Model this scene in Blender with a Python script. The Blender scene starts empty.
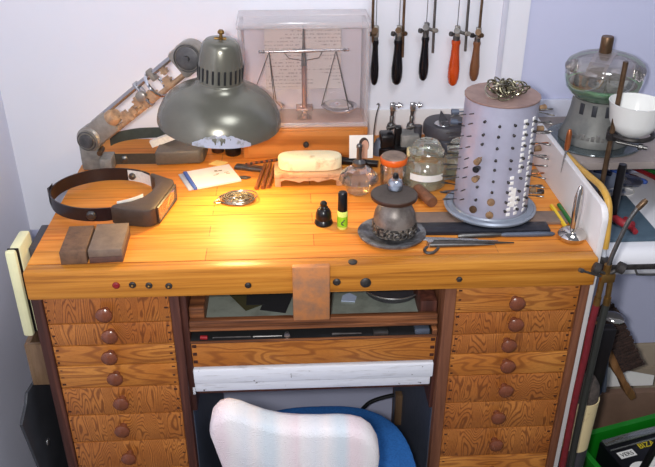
import bpy, bmesh, math, random
from mathutils import Vector, Matrix
random.seed(7)
C = bpy.context.scene.collection
PI = math.pi
V = Vector

# ------------------------------------------------------------------ materials
def lin(c):
    return tuple(((v/255)/12.92 if v/255 <= 0.04045 else ((v/255+0.055)/1.055)**2.4) for v in c) + (1.0,)

class NT:
    def __init__(self, name):
        self.m = bpy.data.materials.new(name); self.m.use_nodes = True
        self.t = self.m.node_tree; self.t.nodes.clear()
        self.out = self.n('ShaderNodeOutputMaterial')
    def n(self, kind, **kw):
        o = self.t.nodes.new(kind)
        for k, v in kw.items(): setattr(o, k, v)
        return o
    def l(self, a, b): self.t.links.new(a, b)
    def math(self, op, a, b=None):
        o = self.n('ShaderNodeMath', operation=op)
        for i, v in enumerate((a, b)):
            if v is None: continue
            if isinstance(v, (int, float)): o.inputs[i].default_value = v
            else: self.l(v, o.inputs[i])
        return o.outputs[0]
    def coords(self, scale=(1,1,1), rand=True):
        tc = self.n('ShaderNodeTexCoord'); mp = self.n('ShaderNodeMapping')
        mp.inputs['Scale'].default_value = scale
        if rand:
            oi = self.n('ShaderNodeObjectInfo'); mu = self.math('MULTIPLY', oi.outputs['Random'], 37.0)
            ad = self.n('ShaderNodeVectorMath', operation='ADD'); cb = self.n('ShaderNodeCombineXYZ')
            for i in range(3): self.l(mu, cb.inputs[i])
            self.l(tc.outputs['Object'], ad.inputs[0]); self.l(cb.outputs[0], ad.inputs[1]); self.l(ad.outputs[0], mp.inputs['Vector'])
        else: self.l(tc.outputs['Object'], mp.inputs['Vector'])
        return mp.outputs[0]
    def noise(self, vec, scale, detail=4, rough=.55, dist=0):
        o = self.n('ShaderNodeTexNoise'); o.inputs['Scale'].default_value = scale
        o.inputs['Detail'].default_value = detail; o.inputs['Roughness'].default_value = rough; o.inputs['Distortion'].default_value = dist
        self.l(vec, o.inputs['Vector']); return o.outputs['Fac']
    def ramp(self, fac, stops):
        o = self.n('ShaderNodeValToRGB'); e = o.color_ramp.elements
        while len(e) < len(stops): e.new(.5)
        for i, (p, c) in enumerate(stops): e[i].position = p; e[i].color = c if len(c) == 4 else lin(c)
        self.l(fac, o.inputs[0]); return o.outputs[0]
    def mix(self, fac, a, b, blend='MIX'):
        o = self.n('ShaderNodeMix', data_type='RGBA', blend_type=blend)
        if isinstance(fac, (int, float)): o.inputs[0].default_value = fac
        else: self.l(fac, o.inputs[0])
        for i, v in ((6, a), (7, b)):
            if isinstance(v, tuple): o.inputs[i].default_value = v
            else: self.l(v, o.inputs[i])
        return o.outputs[2]
    def principled(self, col, rough=.5, metal=0, spec=.5, bump=None, bstr=.2, bdist=.002, **kw):
        b = self.n('ShaderNodeBsdfPrincipled')
        if isinstance(col, tuple): b.inputs['Base Color'].default_value = col
        else: self.l(col, b.inputs['Base Color'])
        if isinstance(rough, (int, float)): b.inputs['Roughness'].default_value = rough
        else: self.l(rough, b.inputs['Roughness'])
        b.inputs['Metallic'].default_value = metal; b.inputs['Specular IOR Level'].default_value = spec
        if bump is not None:
            bp = self.n('ShaderNodeBump'); bp.inputs['Strength'].default_value = bstr; bp.inputs['Distance'].default_value = bdist
            self.l(bump, bp.inputs['Height']); self.l(bp.outputs[0], b.inputs['Normal'])
        for k, v in kw.items(): b.inputs[k].default_value = v
        self.l(b.outputs[0], self.out.inputs[0]); return b

def plain(name, c, rough=.5, metal=0, var=.12, scale=60, spec=.5, bump=.0, **kw):
    t = NT(name); v = t.coords(); f = t.noise(v, scale)
    c1 = lin(c); c2 = tuple(x*(1-var*2) for x in c1[:3]) + (1,)
    col = t.ramp(f, [(.3, c1), (.75, c2)])
    t.principled(col, rough, metal, spec, bump=f if bump else None, bstr=bump, **kw); return t.m

def worn(name, c, c2, rough=.5, metal=0, scale=25, lo=.45, hi=.6, bump=.1, spec=.5):
    t = NT(name); v = t.coords(); f = t.noise(v, scale, 6, .65)
    col = t.ramp(f, [(lo, lin(c)), (hi, lin(c2))])
    t.principled(col, rough, metal, spec, bump=f, bstr=bump); return t.m

def planks(name, cols, dark, rough=.35, row=.042, length=.52, spec=.5, rand=False, wob=.5):
    """butcher-block strips running along x, strip joints and fine grain"""
    t = NT(name); v = t.coords((1, 1, 1), rand)
    br = t.n('ShaderNodeTexBrick'); br.offset = .37; br.offset_frequency = 2; br.squash = 1
    br.inputs['Scale'].default_value = 1; br.inputs['Brick Width'].default_value = length; br.inputs['Row Height'].default_value = row
    br.inputs['Mortar Size'].default_value = .0010; br.inputs['Mortar Smooth'].default_value = .3; br.inputs['Bias'].default_value = 0
    br.inputs['Color1'].default_value = lin(cols[0]); br.inputs['Color2'].default_value = lin(cols[1]); br.inputs['Mortar'].default_value = lin(dark)
    t.l(v, br.inputs['Vector'])
    v2 = t.coords((2.2, 55, 55), rand); g = t.noise(v2, 2.2, 5, .6, .4)
    v3 = t.coords((1.2, 9, 9), rand); g2 = t.noise(v3, 1.6, 3, .5, 1.0)
    a = t.mix(t.ramp(g, [(.38, (0,0,0,1)), (.75, (1,1,1,1))]), br.outputs['Color'], lin(cols[2]), 'MIX')
    st = t.ramp(g2, [(.5, (0,0,0,1)), (.8, (.6,.6,.6,1))])
    a = t.mix(st, a, lin(dark))
    t.principled(a, rough, 0, spec, bump=g, bstr=.05, bdist=.001); return t.m

def grainwood(name, light, mid, dark, stretch=(2, 40, 40), scale=2, rough=.4, bump=.15, spec=.4):
    t = NT(name); v = t.coords(stretch); g = t.noise(v, scale, 6, .6, .8)
    col = t.ramp(g, [(.3, lin(light)), (.5, lin(mid)), (.72, lin(dark))])
    t.principled(col, rough, 0, spec, bump=g, bstr=bump); return t.m

def plywood(name, light, mid, dark, stretch, freq=11, scale=3.2, rough=.38, width=.55, amt=.8):
    """rotary cut fir: contour lines of a slow noise field"""
    t = NT(name); v = t.coords(stretch); f = t.noise(v, scale, 2, .45, .35)
    s = t.math('SINE', t.math('MULTIPLY', f, freq*2*PI))
    s = t.math('ADD', t.math('MULTIPLY', s, .5), .5)
    line = t.ramp(s, [(width, (0,0,0,1)), (.97, (amt,amt,amt,1))])
    big = t.noise(t.coords((3, 3, 3)), 2.5, 2)
    base = t.ramp(big, [(.35, lin(light)), (.68, lin(mid))])
    fine = t.noise(t.coords((8*stretch[0], 8*stretch[1], 8*stretch[2])), 9, 3)
    base = t.mix(t.ramp(fine, [(.45, (0,0,0,1)), (.75, (.35,.35,.35,1))]), base, lin(dark))
    col = t.mix(line, base, lin(dark))
    t.principled(col, rough, 0, .5, bump=s, bstr=.04); return t.m

def clear(name, tint=(255,255,255), refl=.12, haze=.04, hazecol=(235,235,240), rough=.04, edge=.5):
    """thin clear glass / acrylic: see-through, mirror at grazing angles, slightly milky"""
    t = NT(name)
    tr = t.n('ShaderNodeBsdfTransparent'); tr.inputs[0].default_value = lin(tint)
    gl = t.n('ShaderNodeBsdfGlossy'); gl.inputs[0].default_value = (1,1,1,1); gl.inputs['Roughness'].default_value = rough
    df = t.n('ShaderNodeBsdfDiffuse'); df.inputs[0].default_value = lin(hazecol)
    lw = t.n('ShaderNodeLayerWeight'); lw.inputs['Blend'].default_value = .3
    m1 = t.n('ShaderNodeMixShader'); m2 = t.n('ShaderNodeMixShader')
    hz = t.math('ADD', haze, t.math('MULTIPLY', t.math('POWER', lw.outputs['Facing'], 3.0), edge))
    t.l(hz, m1.inputs[0]); t.l(tr.outputs[0], m1.inputs[1]); t.l(df.outputs[0], m1.inputs[2])
    fr = t.math('ADD', refl*.35, t.math('MULTIPLY', lw.outputs['Fresnel'], refl*2))
    t.l(fr, m2.inputs[0]); t.l(m1.outputs[0], m2.inputs[1]); t.l(gl.outputs[0], m2.inputs[2])
    t.l(m2.outputs[0], t.out.inputs[0]); return t.m

def emit(name, c, s):
    t = NT(name); e = t.n('ShaderNodeEmission'); e.inputs[0].default_value = lin(c); e.inputs[1].default_value = s
    t.l(e.outputs[0], t.out.inputs[0]); return t.m

M = {}
M['wall'] = plain('painted_wall', (222,222,232), .75, var=.015, scale=8, spec=.2)
M['wall_l'] = plain('side_wall_paint', (226,228,244), .8, var=.02, scale=8, spec=.2)
M['board_w'] = plain('white_wall_board', (232,233,242), .55, var=.012, scale=6, spec=.3)
M['lav'] = plain('lavender_wall_paint', (204,207,234), .75, var=.02, scale=8, spec=.2)
M['trim'] = plain('trim_paint', (214,216,232), .6, var=.03, scale=20)
M['floor'] = plain('floor_lino', (120,112,105), .7, var=.1, scale=12)
M['top'] = planks('bench_top_wood', ((224,142,52),(205,115,38),(234,160,74)), (126,62,20), .48, spec=.3)
M['front'] = grainwood('bench_front_wood', (210,144,58), (190,122,42), (128,72,20), (1.4,30,60), 1.6, .38, .08)
M['panel_d'] = grainwood('dark_worn_panel', (104,62,48), (76,42,34), (46,26,22), (30,30,1.5), 2, .5, .2)
M['panel_m'] = grainwood('brown_panel', (140,92,66), (118,74,52), (84,50,36), (30,30,1.5), 2, .5, .15)
M['tray_d'] = grainwood('dark_worn_rail', (166,106,64), (106,64,40), (44,26,18), (1.6,44,60), 2.4, .45, .5)
M['ply_v'] = plywood('drawer_ply_upright', (190,120,56), (168,97,42), (98,48,22), (9,9,2.2), 44, 2.0, width=.5, amt=.7)
M['ply_h'] = plywood('drawer_ply_flat', (202,134,62), (182,110,44), (130,70,30), (1.8,5,9), 15, 2.0, width=.45, amt=.65)
M['dove'] = plain('dovetail_endgrain', (72,34,20), .5, var=.2)
M['knob'] = plain('turned_knob', (124,68,44), .22, var=.15, scale=40, spec=.7)
t_ = NT('chipped_white_paint'); f_ = t_.noise(t_.coords((9, 60, 120)), 2.0, 5, .6); g_ = t_.noise(t_.coords((1,1,1)), 70, 3)
c_ = t_.mix(t_.ramp(f_, [(.58, (0,0,0,1)), (.72, (.55,.55,.55,1))]), lin((226,228,236)), lin((150,144,146)))
c_ = t_.mix(t_.ramp(g_, [(.68, (0,0,0,1)), (.73, (1,1,1,1))]), c_, lin((70,62,62)))
t_.principled(c_, .5, bump=f_, bstr=.3); M['whitepaint'] = t_.m
M['metal_sheet'] = worn('tray_sheet', (160,168,158), (128,134,124), .45, .3, 22, .42, .7, .03)
M['blackpaper'] = plain('black_abrasive_sheet', (26,27,32), .85, var=.2, scale=300)
M['olive'] = plain('olive_abrasive_sheet', (66,62,32), .85, var=.2, scale=300)
M['steel'] = plain('bright_steel', (196,196,198), .25, .9, .15, 40)
M['steel_d'] = plain('dull_steel', (120,118,116), .35, .85, .25, 60)
M['iron'] = worn('dark_iron', (72,68,66), (40,36,36), .5, .5, 40, .4, .65, .15)
M['chrome'] = plain('chrome', (225,225,228), .1, 1, .05, 30)
M['brass'] = plain('aged_brass', (150,114,62), .4, .8, .25, 50)
M['bronze'] = plain('bronze', (118,92,68), .4, .6, .3, 60)
M['copper'] = plain('copper_rod', (190,112,66), .3, .7, .2, 60)
M['lamp'] = plain('hammered_grey_enamel', (126,124,112), .27, .55, .08, 30, spec=.6)
M['armgrey'] = worn('arm_grey_metal', (158,152,144), (132,122,112), .32, .35, 30, .4, .7, .05)
M['armtan'] = worn('arm_tan_castings', (196,160,124), (150,122,98), .45, .3, 60, .4, .65, .1)
M['shadeworn'] = worn('flaked_shade_edge', (166,174,192), (130,134,134), .55, 0, 60, .5, .6, .05)
M['enamelwhite'] = plain('white_enamel', (245,240,228), .4, var=.02)
M['darkslot'] = plain('dark_slot', (22,22,24), .8, var=.1)
M['bulb'] = emit('lit_bulb', (255,214,140), 9.0)
M['blackpl'] = plain('black_plastic', (20,17,19), .28, var=.1, scale=50, spec=.4)
M['brownpl'] = plain('dark_brown_leatherette', (34,22,26), .34, var=.15, scale=200, spec=.6)
M['visor'] = plain('visor_fibre', (70,58,50), .42, var=.12, scale=120)
M['visor2'] = plain('old_visor_fibre', (98,92,84), .45, var=.12, scale=120)
M['teal'] = plain('old_band_fibre', (64,74,74), .45, var=.12, scale=90)
M['foam'] = plain('white_foam', (236,232,226), .8, var=.1, scale=160, bump=.2)
M['lens'] = clear('lens_glass', (255,244,230), .55, .03)
M['stone_a'] = worn('oilstone_mottled', (112,84,64), (88,66,52), .75, 0, 70, .4, .65, .2)
M['stone_b'] = worn('oilstone_plain', (124,106,92), (104,88,78), .8, 0, 60, .35, .7, .1)
M['stone_c'] = worn('oilstone_layer', (96,66,56), (76,52,46), .7, 0, 60, .4, .65, .1)
M['paper'] = plain('white_paper', (244,242,238), .7, var=.03, scale=30)
M['blue'] = plain('blue_print', (70,104,190), .6, var=.05)
M['paleblue'] = plain('pale_sheen', (176,190,216), .3, var=.1)
M['grey_print'] = plain('grey_print', (168,160,140), .7, var=.1)
M['yellowpaper'] = plain('yellow_slip', (240,206,120), .7, var=.05)
M['wire'] = plain('silver_wire', (190,180,160), .25, .9, .2, 80)
M['ringwire'] = plain('tarnished_ring_wire', (168,162,136), .22, .9, .4, 60)
M['dowel'] = grainwood('brown_stick', (156,96,52), (130,76,40), (84,46,26), (40,3,40), 2)
M['charcream'] = worn('cream_block', (244,230,190), (190,160,116), .7, 0, 26, .56, .75, .05)
M['standwood'] = worn('pale_stand_wood', (206,164,124), (150,104,72), .65, 0, 30, .5, .7, .15)
M['glass'] = clear('clear_glass', (252,252,250), .6, .035, (240,240,238), .03, .3)
M['glass_g'] = clear('greenish_jar_glass', (236,238,228), .3, .10, (222,224,206), .04, .35)
M['acrylic'] = clear('case_acrylic', (254,252,252), .06, .035, (246,240,242), .1, .12)
M['acrylic_m'] = clear('case_acrylic_milky', (254,252,252), .12, .22, (240,238,240), .2, .2)
M['liquid'] = clear('flask_spirit', (246,238,228), .1, .05, (235,222,205), .05, .1)
M['jarfill'] = clear('jar_filling', (238,238,230), .1, .2, (214,212,200), .2, .1)
M['orange'] = plain('orange_plastic', (236,104,30), .35, var=.05)
M['orangehandle'] = plain('orange_lacquer', (206,74,18), .15, var=.15, scale=25, spec=.8)
M['brownhandle'] = plain('brown_wood_handle', (132,86,56), .3, var=.2, scale=30)
M['blackhandle'] = plain('black_lacquer', (17,14,19), .2, var=.1, scale=30, spec=.4)
M['lidgrey'] = worn('old_lid_top', (150,128,112), (120,100,88), .5, .2, 50, .4, .65, .1)
M['drum'] = worn('drum_grey_paint', (176,176,194), (160,158,176), .38, .15, 14, .35, .7, .02)
M['drumtop'] = worn('drum_top_board', (154,126,116), (136,110,104), .6, 0, 40, .4, .65, .06)
M['drumlip'] = plain('drum_base_metal', (150,158,172), .35, .3, .1, 40)
M['tan'] = worn('tan_bristle', (150,118,84), (104,80,60), .7, 0, 90, .4, .65, .2)
M['boxwood'] = grainwood('balance_box_wood', (204,138,74), (190,120,58), (160,96,42), (1.5,20,26), 1.5, .35, .05)
M['pinkboard'] = plain('balance_floor', (204,172,160), .5, var=.08, scale=20)
M['pink_metal'] = plain('pillar_metal', (190,156,146), .25, .7, .15, 50)
M['leather'] = worn('leather_ring', (132,134,138), (78,76,78), .45, .3, 45, .4, .6, .2)
M['ball'] = worn('engraving_ball', (140,132,126), (88,80,76), .42, .35, 28, .4, .65, .12)
M['band'] = worn('ornate_band', (128,120,110), (34,30,28), .5, .3, 170, .44, .54, .8)
M['disc_t'] = worn('disc_pad', (78,68,60), (62,52,46), .6, 0, 30, .4, .65, .05)
M['disc_e'] = plain('disc_rim', (78,52,40), .3, .3, .15, 40)
M['bar_t'] = worn('bar_top', (134,112,98), (112,96,88), .5, .1, 30, .4, .65, .08)
M['bar_b'] = worn('black_bar', (34,36,46), (52,54,62), .4, .2, 50, .5, .7, .2)
M['cork'] = worn('brown_cork', (128,84,58), (98,62,44), .7, 0, 80, .4, .65, .2)
M['green'] = plain('green_label', (150,214,40), .45, var=.1, scale=200)
M['lime'] = plain('lime_liquid', (224,240,120), .2, var=.05)
M['silverlid'] = plain('polished_silver', (220,214,206), .08, 1, .1, 30)
M['pencil_y'] = plain('yellow_lacquer', (236,196,40), .35, var=.05)
M['pencil_g'] = plain('green_lacquer', (40,110,50), .35, var=.05)
M['melamine'] = plain('white_melamine', (226,222,222), .4, var=.02, scale=10)
M['mel_edge'] = plain('melamine_edge', (242,240,240), .4, var=.02)
M['shelf'] = worn('grey_shelf_board', (160,148,142), (146,134,130), .55, 0, 18, .35, .7, .03)
M['whiteenamel'] = plain('white_table_enamel', (240,240,246), .3, var=.01, scale=8)
M['mat'] = worn('blue_grey_mat', (84,106,122), (72,92,108), .7, 0, 30, .35, .7, .05)
M['red'] = plain('red_coated_grip', (170,46,56), .4, var=.2, scale=120)
M['tubber'] = plain('amber_rubber_tube', (206,160,70), .4, var=.1)
M['greytube'] = plain('pale_grey_tube', (176,180,190), .4, var=.1)
M['hose_r'] = plain('red_hose', (116,30,38), .4, var=.15)
M['hose_g'] = plain('dark_hose', (46,48,44), .45, var=.15)
M['tumgrey'] = worn('tumbler_grey_casting', (134,134,130), (114,115,113), .5, .2, 30, .35, .7, .05)
M['tumfoot'] = clear('tumbler_foot_glass', (170,190,194), .3, .3, (120,136,140), .1, .3)
M['lidglass'] = clear('tinted_lid_glass', (226,220,214), .3, .16, (190,182,174), .06, .25)
M['lidband'] = clear('lid_paper_band', (200,190,184), .1, .45, (160,148,142), .3, .1)
def translucent(name, c):
    t = NT(name); a = t.n('ShaderNodeBsdfDiffuse'); b = t.n('ShaderNodeBsdfTranslucent'); m = t.n('ShaderNodeMixShader')
    a.inputs[0].default_value = lin(c); b.inputs[0].default_value = lin(c); m.inputs[0].default_value = .35
    t.l(a.outputs[0], m.inputs[1]); t.l(b.outputs[0], m.inputs[2]); t.l(m.outputs[0], t.out.inputs[0]); return t.m
M['greenliq'] = translucent('green_liquid', (190,252,204))
M['media'] = worn('polishing_media', (150,152,144), (96,100,92), .6, 0, 120, .4, .6, .3)
M['china'] = plain('white_china', (240,240,236), .18, var=.01, spec=.6)
M['greencrate'] = plain('green_crate_plastic', (20,132,28), .4, var=.08, scale=15)
M['blackbox'] = plain('black_packaging', (18,18,24), .35, var=.1)
M['pkgyellow'] = plain('yellow_print', (236,214,40), .5, var=.03)
M['plastic'] = clear('plastic_film', (235,238,235), .5, .12, (220,225,220), .12, .4)
M['card'] = worn('cardboard', (188,172,150), (172,156,136), .8, 0, 10, .3, .7, .03)
M['card_b'] = worn('brown_board', (134,104,86), (118,92,76), .8, 0, 12, .3, .7, .03)
M['bristle'] = worn('brown_bristles', (70,48,40), (34,23,21), .8, 0, 240, .4, .6, .5)
M['brushwood'] = grainwood('brush_handle_wood', (168,122,80), (146,102,64), (110,74,46), (20,20,3), 2)
M['navy'] = plain('navy_metal', (40,52,84), .35, .3, .1)
M['creamtube'] = worn('cream_tube', (226,206,158), (190,160,116), .5, 0, 26, .62, .72, .02)
M['felt'] = worn('grey_felt', (84,74,68), (58,52,48), .9, 0, 120, .4, .65, .3)
M['cream'] = plain('cream_plastic', (232,230,186), .45, var=.03)
M['darkgrey'] = plain('dark_grey_casing', (66,64,70), .5, var=.1)
M['slate'] = plain('slate_sheet', (58,60,66), .45, var=.2, scale=10)
M['brownwood'] = grainwood('brown_offcut', (132,106,80), (112,88,66), (82,62,46), (20,20,2), 2)
M['blueseat'] = worn('blue_upholstery', (36,104,176), (26,86,152), .9, 0, 260, .4, .65, .3)
M['cablebl'] = plain('black_cable', (20,20,22), .4, var=.1)
M['pinwood'] = worn('scuffed_copper_block', (196,128,76), (150,112,88), .5, .15, 26, .44, .66, .1)
M['redgem'] = plain('red_stud', (150,36,40), .25, var=.2, scale=200)
M['skin'] = plain('photo_skin_print', (206,160,138), .5, var=.06)
M['hair'] = plain('photo_hair_print', (60,44,40), .5, var=.06)
M['yellowwax'] = worn('pale_wax', (226,210,160), (196,176,126), .6, 0, 50, .4, .7, .2)
M['greyblock'] = worn('grey_casting', (140,138,134), (112,110,108), .55, .2, 40, .4, .65, .1)
M['slategrey'] = plain('blue_grey_metal', (92,100,116), .5, .3, .15, 60)

def chart_mat():
    t = NT('printed_chart'); v = t.coords((1,1,1), False)
    sep = t.n('ShaderNodeSeparateXYZ'); t.l(v, sep.inputs[0])
    row = t.math('FRACT', t.math('MULTIPLY', sep.outputs[2], 125.0))
    rowm = t.math('LESS_THAN', row, .38)
    nz = t.noise(t.coords((330, 1, 125*1.0), False), 1.0, 1)
    wd = t.math('GREATER_THAN', nz, .5)
    blk = t.math('GREATER_THAN', t.noise(t.coords((14, 1, 34), False), 1.0, 0), .44)
    ink = t.math('MULTIPLY', t.math('MULTIPLY', rowm, wd), blk)
    col = t.mix(t.math('MULTIPLY', ink, .5), lin((206,198,194)), lin((96,86,84)))
    t.principled(col, .7); return t.m
M['chart'] = chart_mat()

def towel_mat():
    t = NT('striped_terry'); v = t.coords((1,1,1), False)
    sep = t.n('ShaderNodeSeparateXYZ'); t.l(v, sep.inputs[0])
    w = t.math('MULTIPLY', t.math('SUBTRACT', t.noise(t.coords((20,20,20), False), 1, 2), .5), .012)
    x = t.math('ADD', t.math('MULTIPLY', t.math('ADD', sep.outputs[0], w), 3.5), .5)
    W_ = (222,217,220); P_ = (220,205,211); B_ = (200,208,217); L_ = (212,213,220)
    st = [(0,W_),(.06,P_),(.1,P_),(.15,W_),(.22,L_),(.27,W_),(.33,B_),(.37,B_),(.42,W_),(.5,P_),(.53,W_),(.6,L_),(.66,W_),(.73,B_),(.76,B_),(.8,P_),(.84,P_),(.9,W_)]
    col = t.ramp(x, st); n = t.noise(t.coords((1,1,1), False), 420, 3)
    t.principled(col, .95, 0, .1, bump=n, bstr=.7, bdist=.004); return t.m
M['towel'] = towel_mat()

# ------------------------------------------------------------------ mesh builder
def frame_z(d):
    return V(d).to_track_quat('Z', 'Y').to_matrix().to_4x4()

class MB:
    def __init__(self): self.bm = bmesh.new(); self.mi = 0
    def _fin(self, vs, fs, T=None):
        if T is not None:
            for v in vs: v.co = T @ v.co
        for f in fs: f.material_index = self.mi
    def box(self, a, b, bev=0.0, T=None, seg=2):
        t = bmesh.new(); bmesh.ops.create_cube(t, size=1)
        a, b = V(a), V(b); c = (a+b)/2; s = b-a
        for v in t.verts: v.co = V((v.co.x*s.x, v.co.y*s.y, v.co.z*s.z)) + c
        if bev > 0: bmesh.ops.bevel(t, geom=t.edges[:], offset=bev, segments=seg, profile=.5, affect='EDGES')
        self._merge(t, T); return self
    def _merge(self, t, T=None):
        mp = {}
        for v in t.verts: mp[v] = self.bm.verts.new(T @ v.co if T is not None else v.co)
        for f in t.faces:
            try:
                g = self.bm.faces.new([mp[v] for v in f.verts]); g.material_index = self.mi
            except ValueError: pass
        t.free()
    def lathe(self, prof, seg=24, T=None, a0=0, a1=2*PI):
        rings = []; full = abs(a1-a0-2*PI) < 1e-6; n = seg if full else seg+1
        for r, z in prof:
            if r < 1e-6: rings.append([self.bm.verts.new((T @ V((0,0,z))) if T is not None else (0,0,z))])
            else:
                q = []
                for i in range(n):
                    a = a0 + (a1-a0)*i/seg; p = V((r*math.cos(a), r*math.sin(a), z))
                    q.append(self.bm.verts.new(T @ p if T is not None else p))
                rings.append(q)
        for A, B in zip(rings, rings[1:]):
            for i in range(seg):
                j = (i+1) % n if full else i+1
                if len(A) == 1 and len(B) == 1: continue
                if len(A) == 1: f = [A[0], B[j], B[i]]
                elif len(B) == 1: f = [A[i], A[j], B[0]]
                else: f = [A[i], A[j], B[j], B[i]]
                try: self.bm.faces.new(f).material_index = self.mi
                except ValueError: pass
        return self
    def cyl(self, p0, p1, r0, r1=None, seg=16):
        p0, p1 = V(p0), V(p1); r1 = r0 if r1 is None else r1; L = (p1-p0).length
        T = Matrix.Translation(p0) @ frame_z(p1-p0)
        return self.lathe([(0,0),(r0,0),(r1,L),(0,L)], seg, T)
    def rod(self, p0, p1, prof, seg=16):
        """lathe profile along p0->p1, profile as (t in 0..1, radius)"""
        p0, p1 = V(p0), V(p1); L = (p1-p0).length; T = Matrix.Translation(p0) @ frame_z(p1-p0)
        return self.lathe([(0, prof[0][0]*L)] + [(r, t*L) for t, r in prof] + [(0, prof[-1][0]*L)], seg, T)
    def tube(self, pts, r, seg=8, smooth=0, closed=False, rs=None):
        pts = [V(p) for p in pts]
        if smooth:
            n = len(pts); q = []
            rng = range(n) if closed else range(n-1)
            for i in rng:
                g = (lambda k: pts[k % n]) if closed else (lambda k: pts[max(0, min(n-1, k))])
                a, b, c, d = g(i-1), g(i), g(i+1), g(i+2)
                for s in range(smooth):
                    t = s/smooth
                    q.append(.5*((2*b)+(c-a)*t+(2*a-5*b+4*c-d)*t*t+(3*b-a-3*c+d)*t**3))
            if not closed: q.append(pts[-1])
            pts = q
        n = len(pts); rings = []; prev = None
        for i, p in enumerate(pts):
            if closed: d = pts[(i+1) % n]-pts[i-1]
            else: d = pts[min(i+1, n-1)]-pts[max(i-1, 0)]
            d.normalize()
            if prev is None:
                u = d.orthogonal().normalized()
            else:
                u = (prev - d*prev.dot(d));
                u = u.normalized() if u.length > 1e-6 else d.orthogonal().normalized()
            prev = u; w = d.cross(u); rr = rs[min(i*len(rs)//n, len(rs)-1)] if rs else r
            rings.append([self.bm.verts.new(p + (u*math.cos(2*PI*k/seg)+w*math.sin(2*PI*k/seg))*rr) for k in range(seg)])
        m = n if closed else n-1
        for i in range(m):
            A, B = rings[i], rings[(i+1) % n]
            for k in range(seg):
                try: self.bm.faces.new([A[k], A[(k+1)%seg], B[(k+1)%seg], B[k]]).material_index = self.mi
                except ValueError: pass
        if not closed:
            self.bm.faces.new(rings[0][::-1]).material_index = self.mi; self.bm.faces.new(rings[-1]).material_index = self.mi
        return self
    def prism(self, poly, z0, z1, T=None, bev=0):
        t = bmesh.new()
        a = [t.verts.new((x, y, z0)) for x, y in poly]; b = [t.verts.new((x, y, z1)) for x, y in poly]
        n = len(poly); t.faces.new(a[::-1]); t.faces.new(b)
        for i in range(n): t.faces.new([a[i], a[(i+1)%n], b[(i+1)%n], b[i]])
        bmesh.ops.recalc_face_normals(t, faces=t.faces[:])
        if bev: bmesh.ops.bevel(t, geom=t.edges[:], offset=bev, segments=2, profile=.5, affect='EDGES')
        self._merge(t, T); return self
    def ball(self, c, r, s=(1,1,1), seg=16):
        T = Matrix.Translation(V(c)) @ Matrix.Diagonal((s[0], s[1], s[2], 1))
        k = max(6, seg//2)
        return self.lathe([(r*math.sin(PI*i/k), -r*math.cos(PI*i/k)) for i in range(k+1)], seg, T)
    def ring(self, c, R, r, nrm=(0,0,1), seg=20, s2=6, sx=1):
        T = Matrix.Translation(V(c)) @ frame_z(nrm)
        return self.tube([T @ V((R*math.cos(2*PI*i/seg)*sx, R*math.sin(2*PI*i/seg), 0)) for i in range(seg)], r, s2, closed=True)
    def quad(self, *ps):
        f = self.bm.faces.new([self.bm.verts.new(p) for p in ps]); f.material_index = self.mi; return self
    def mesh(self, name, off=V((0,0,0)), ang=40):
        bm = self.bm
        for v in bm.verts: v.co -= off
        bmesh.ops.recalc_face_normals(bm, faces=bm.faces[:])
        lim = math.radians(ang)
        for f in bm.faces: f.smooth = True
        for e in bm.edges:
            if len(e.link_faces) == 2 and e.calc_face_angle(0) > lim: e.smooth = False
        me = bpy.data.meshes.new(name); bm.to_mesh(me); bm.free(); return me

def root_of(o):
    while o.parent: o = o.parent
    return o
def part(name, mb, mat, parent, label=None, ang=40, local=False):
    off = V((0,0,0)) if local else V(root_of(parent).location)
    me = mb.mesh(name, off, ang); o = bpy.data.objects.new(name, me); C.objects.link(o)
    for m in (mat if isinstance(mat, (list, tuple)) else [mat]): me.materials.append(M[m])
    o.parent = parent
    if label: o['label'] = label
    return o
def thing(name, label, cat, loc, rotz=0, group=None):
    o = bpy.data.objects.new(name, None); C.objects.link(o); o.empty_display_size = .02
    o.location = loc; o.rotation_euler = (0, 0, rotz); o['label'] = label; o['category'] = cat
    if group: o['group'] = group
    return o
def single(name, mb, mat, label, cat, loc, group=None, ang=40, local=False, rotz=0, kind=None):
    off = V((0,0,0)) if local else V(loc)
    me = mb.mesh(name, off, ang); o = bpy.data.objects.new(name, me); C.objects.link(o)
    for m in (mat if isinstance(mat, (list, tuple)) else [mat]): me.materials.append(M[m])
    o.location = loc; o.rotation_euler = (0,0,rotz); o['label'] = label; o['category'] = cat
    if group: o['group'] = group
    if kind: o['kind'] = kind
    return o
def struct(name, mb, mat):
    me = mb.mesh(name); o = bpy.data.objects.new(name, me); C.objects.link(o); me.materials.append(M[mat]); o['kind'] = 'structure'; return o
def copy_thing(t):
    c = t.copy(); C.objects.link(c)
    for ch in list(t.children):
        d = ch.copy(); C.objects.link(d); d.parent = c
        for g in list(ch.children):
            e = g.copy(); C.objects.link(e); e.parent = d
    return c
def P(): return MB()

ZT = .94      # bench top height
YW = .60      # back wall

# ------------------------------------------------------------------ setting
struct('floor', P().box((-.6,-1.6,-.05), (2.2,.70,0)), 'floor')
struct('wall_back', P().box((-.3,YW,0), (2.2,YW+.1,2.5)), 'lav')
struct('wall_left', P().box((-.30,-1.0,0), (-.196,YW,2.5)), 'wall_l')
struct('trim_1', P().box((-.196,YW-.008,.70), (1.005,YW,2.5)), 'board_w')
struct('trim_2', P().box((1.005,YW-.012,.96), (2.2,YW,1.022), .003), 'trim')
struct('trim_3', P().box((.942,YW-.013,.99), (.955,YW-.008,2.5), .002), 'trim')

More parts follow.
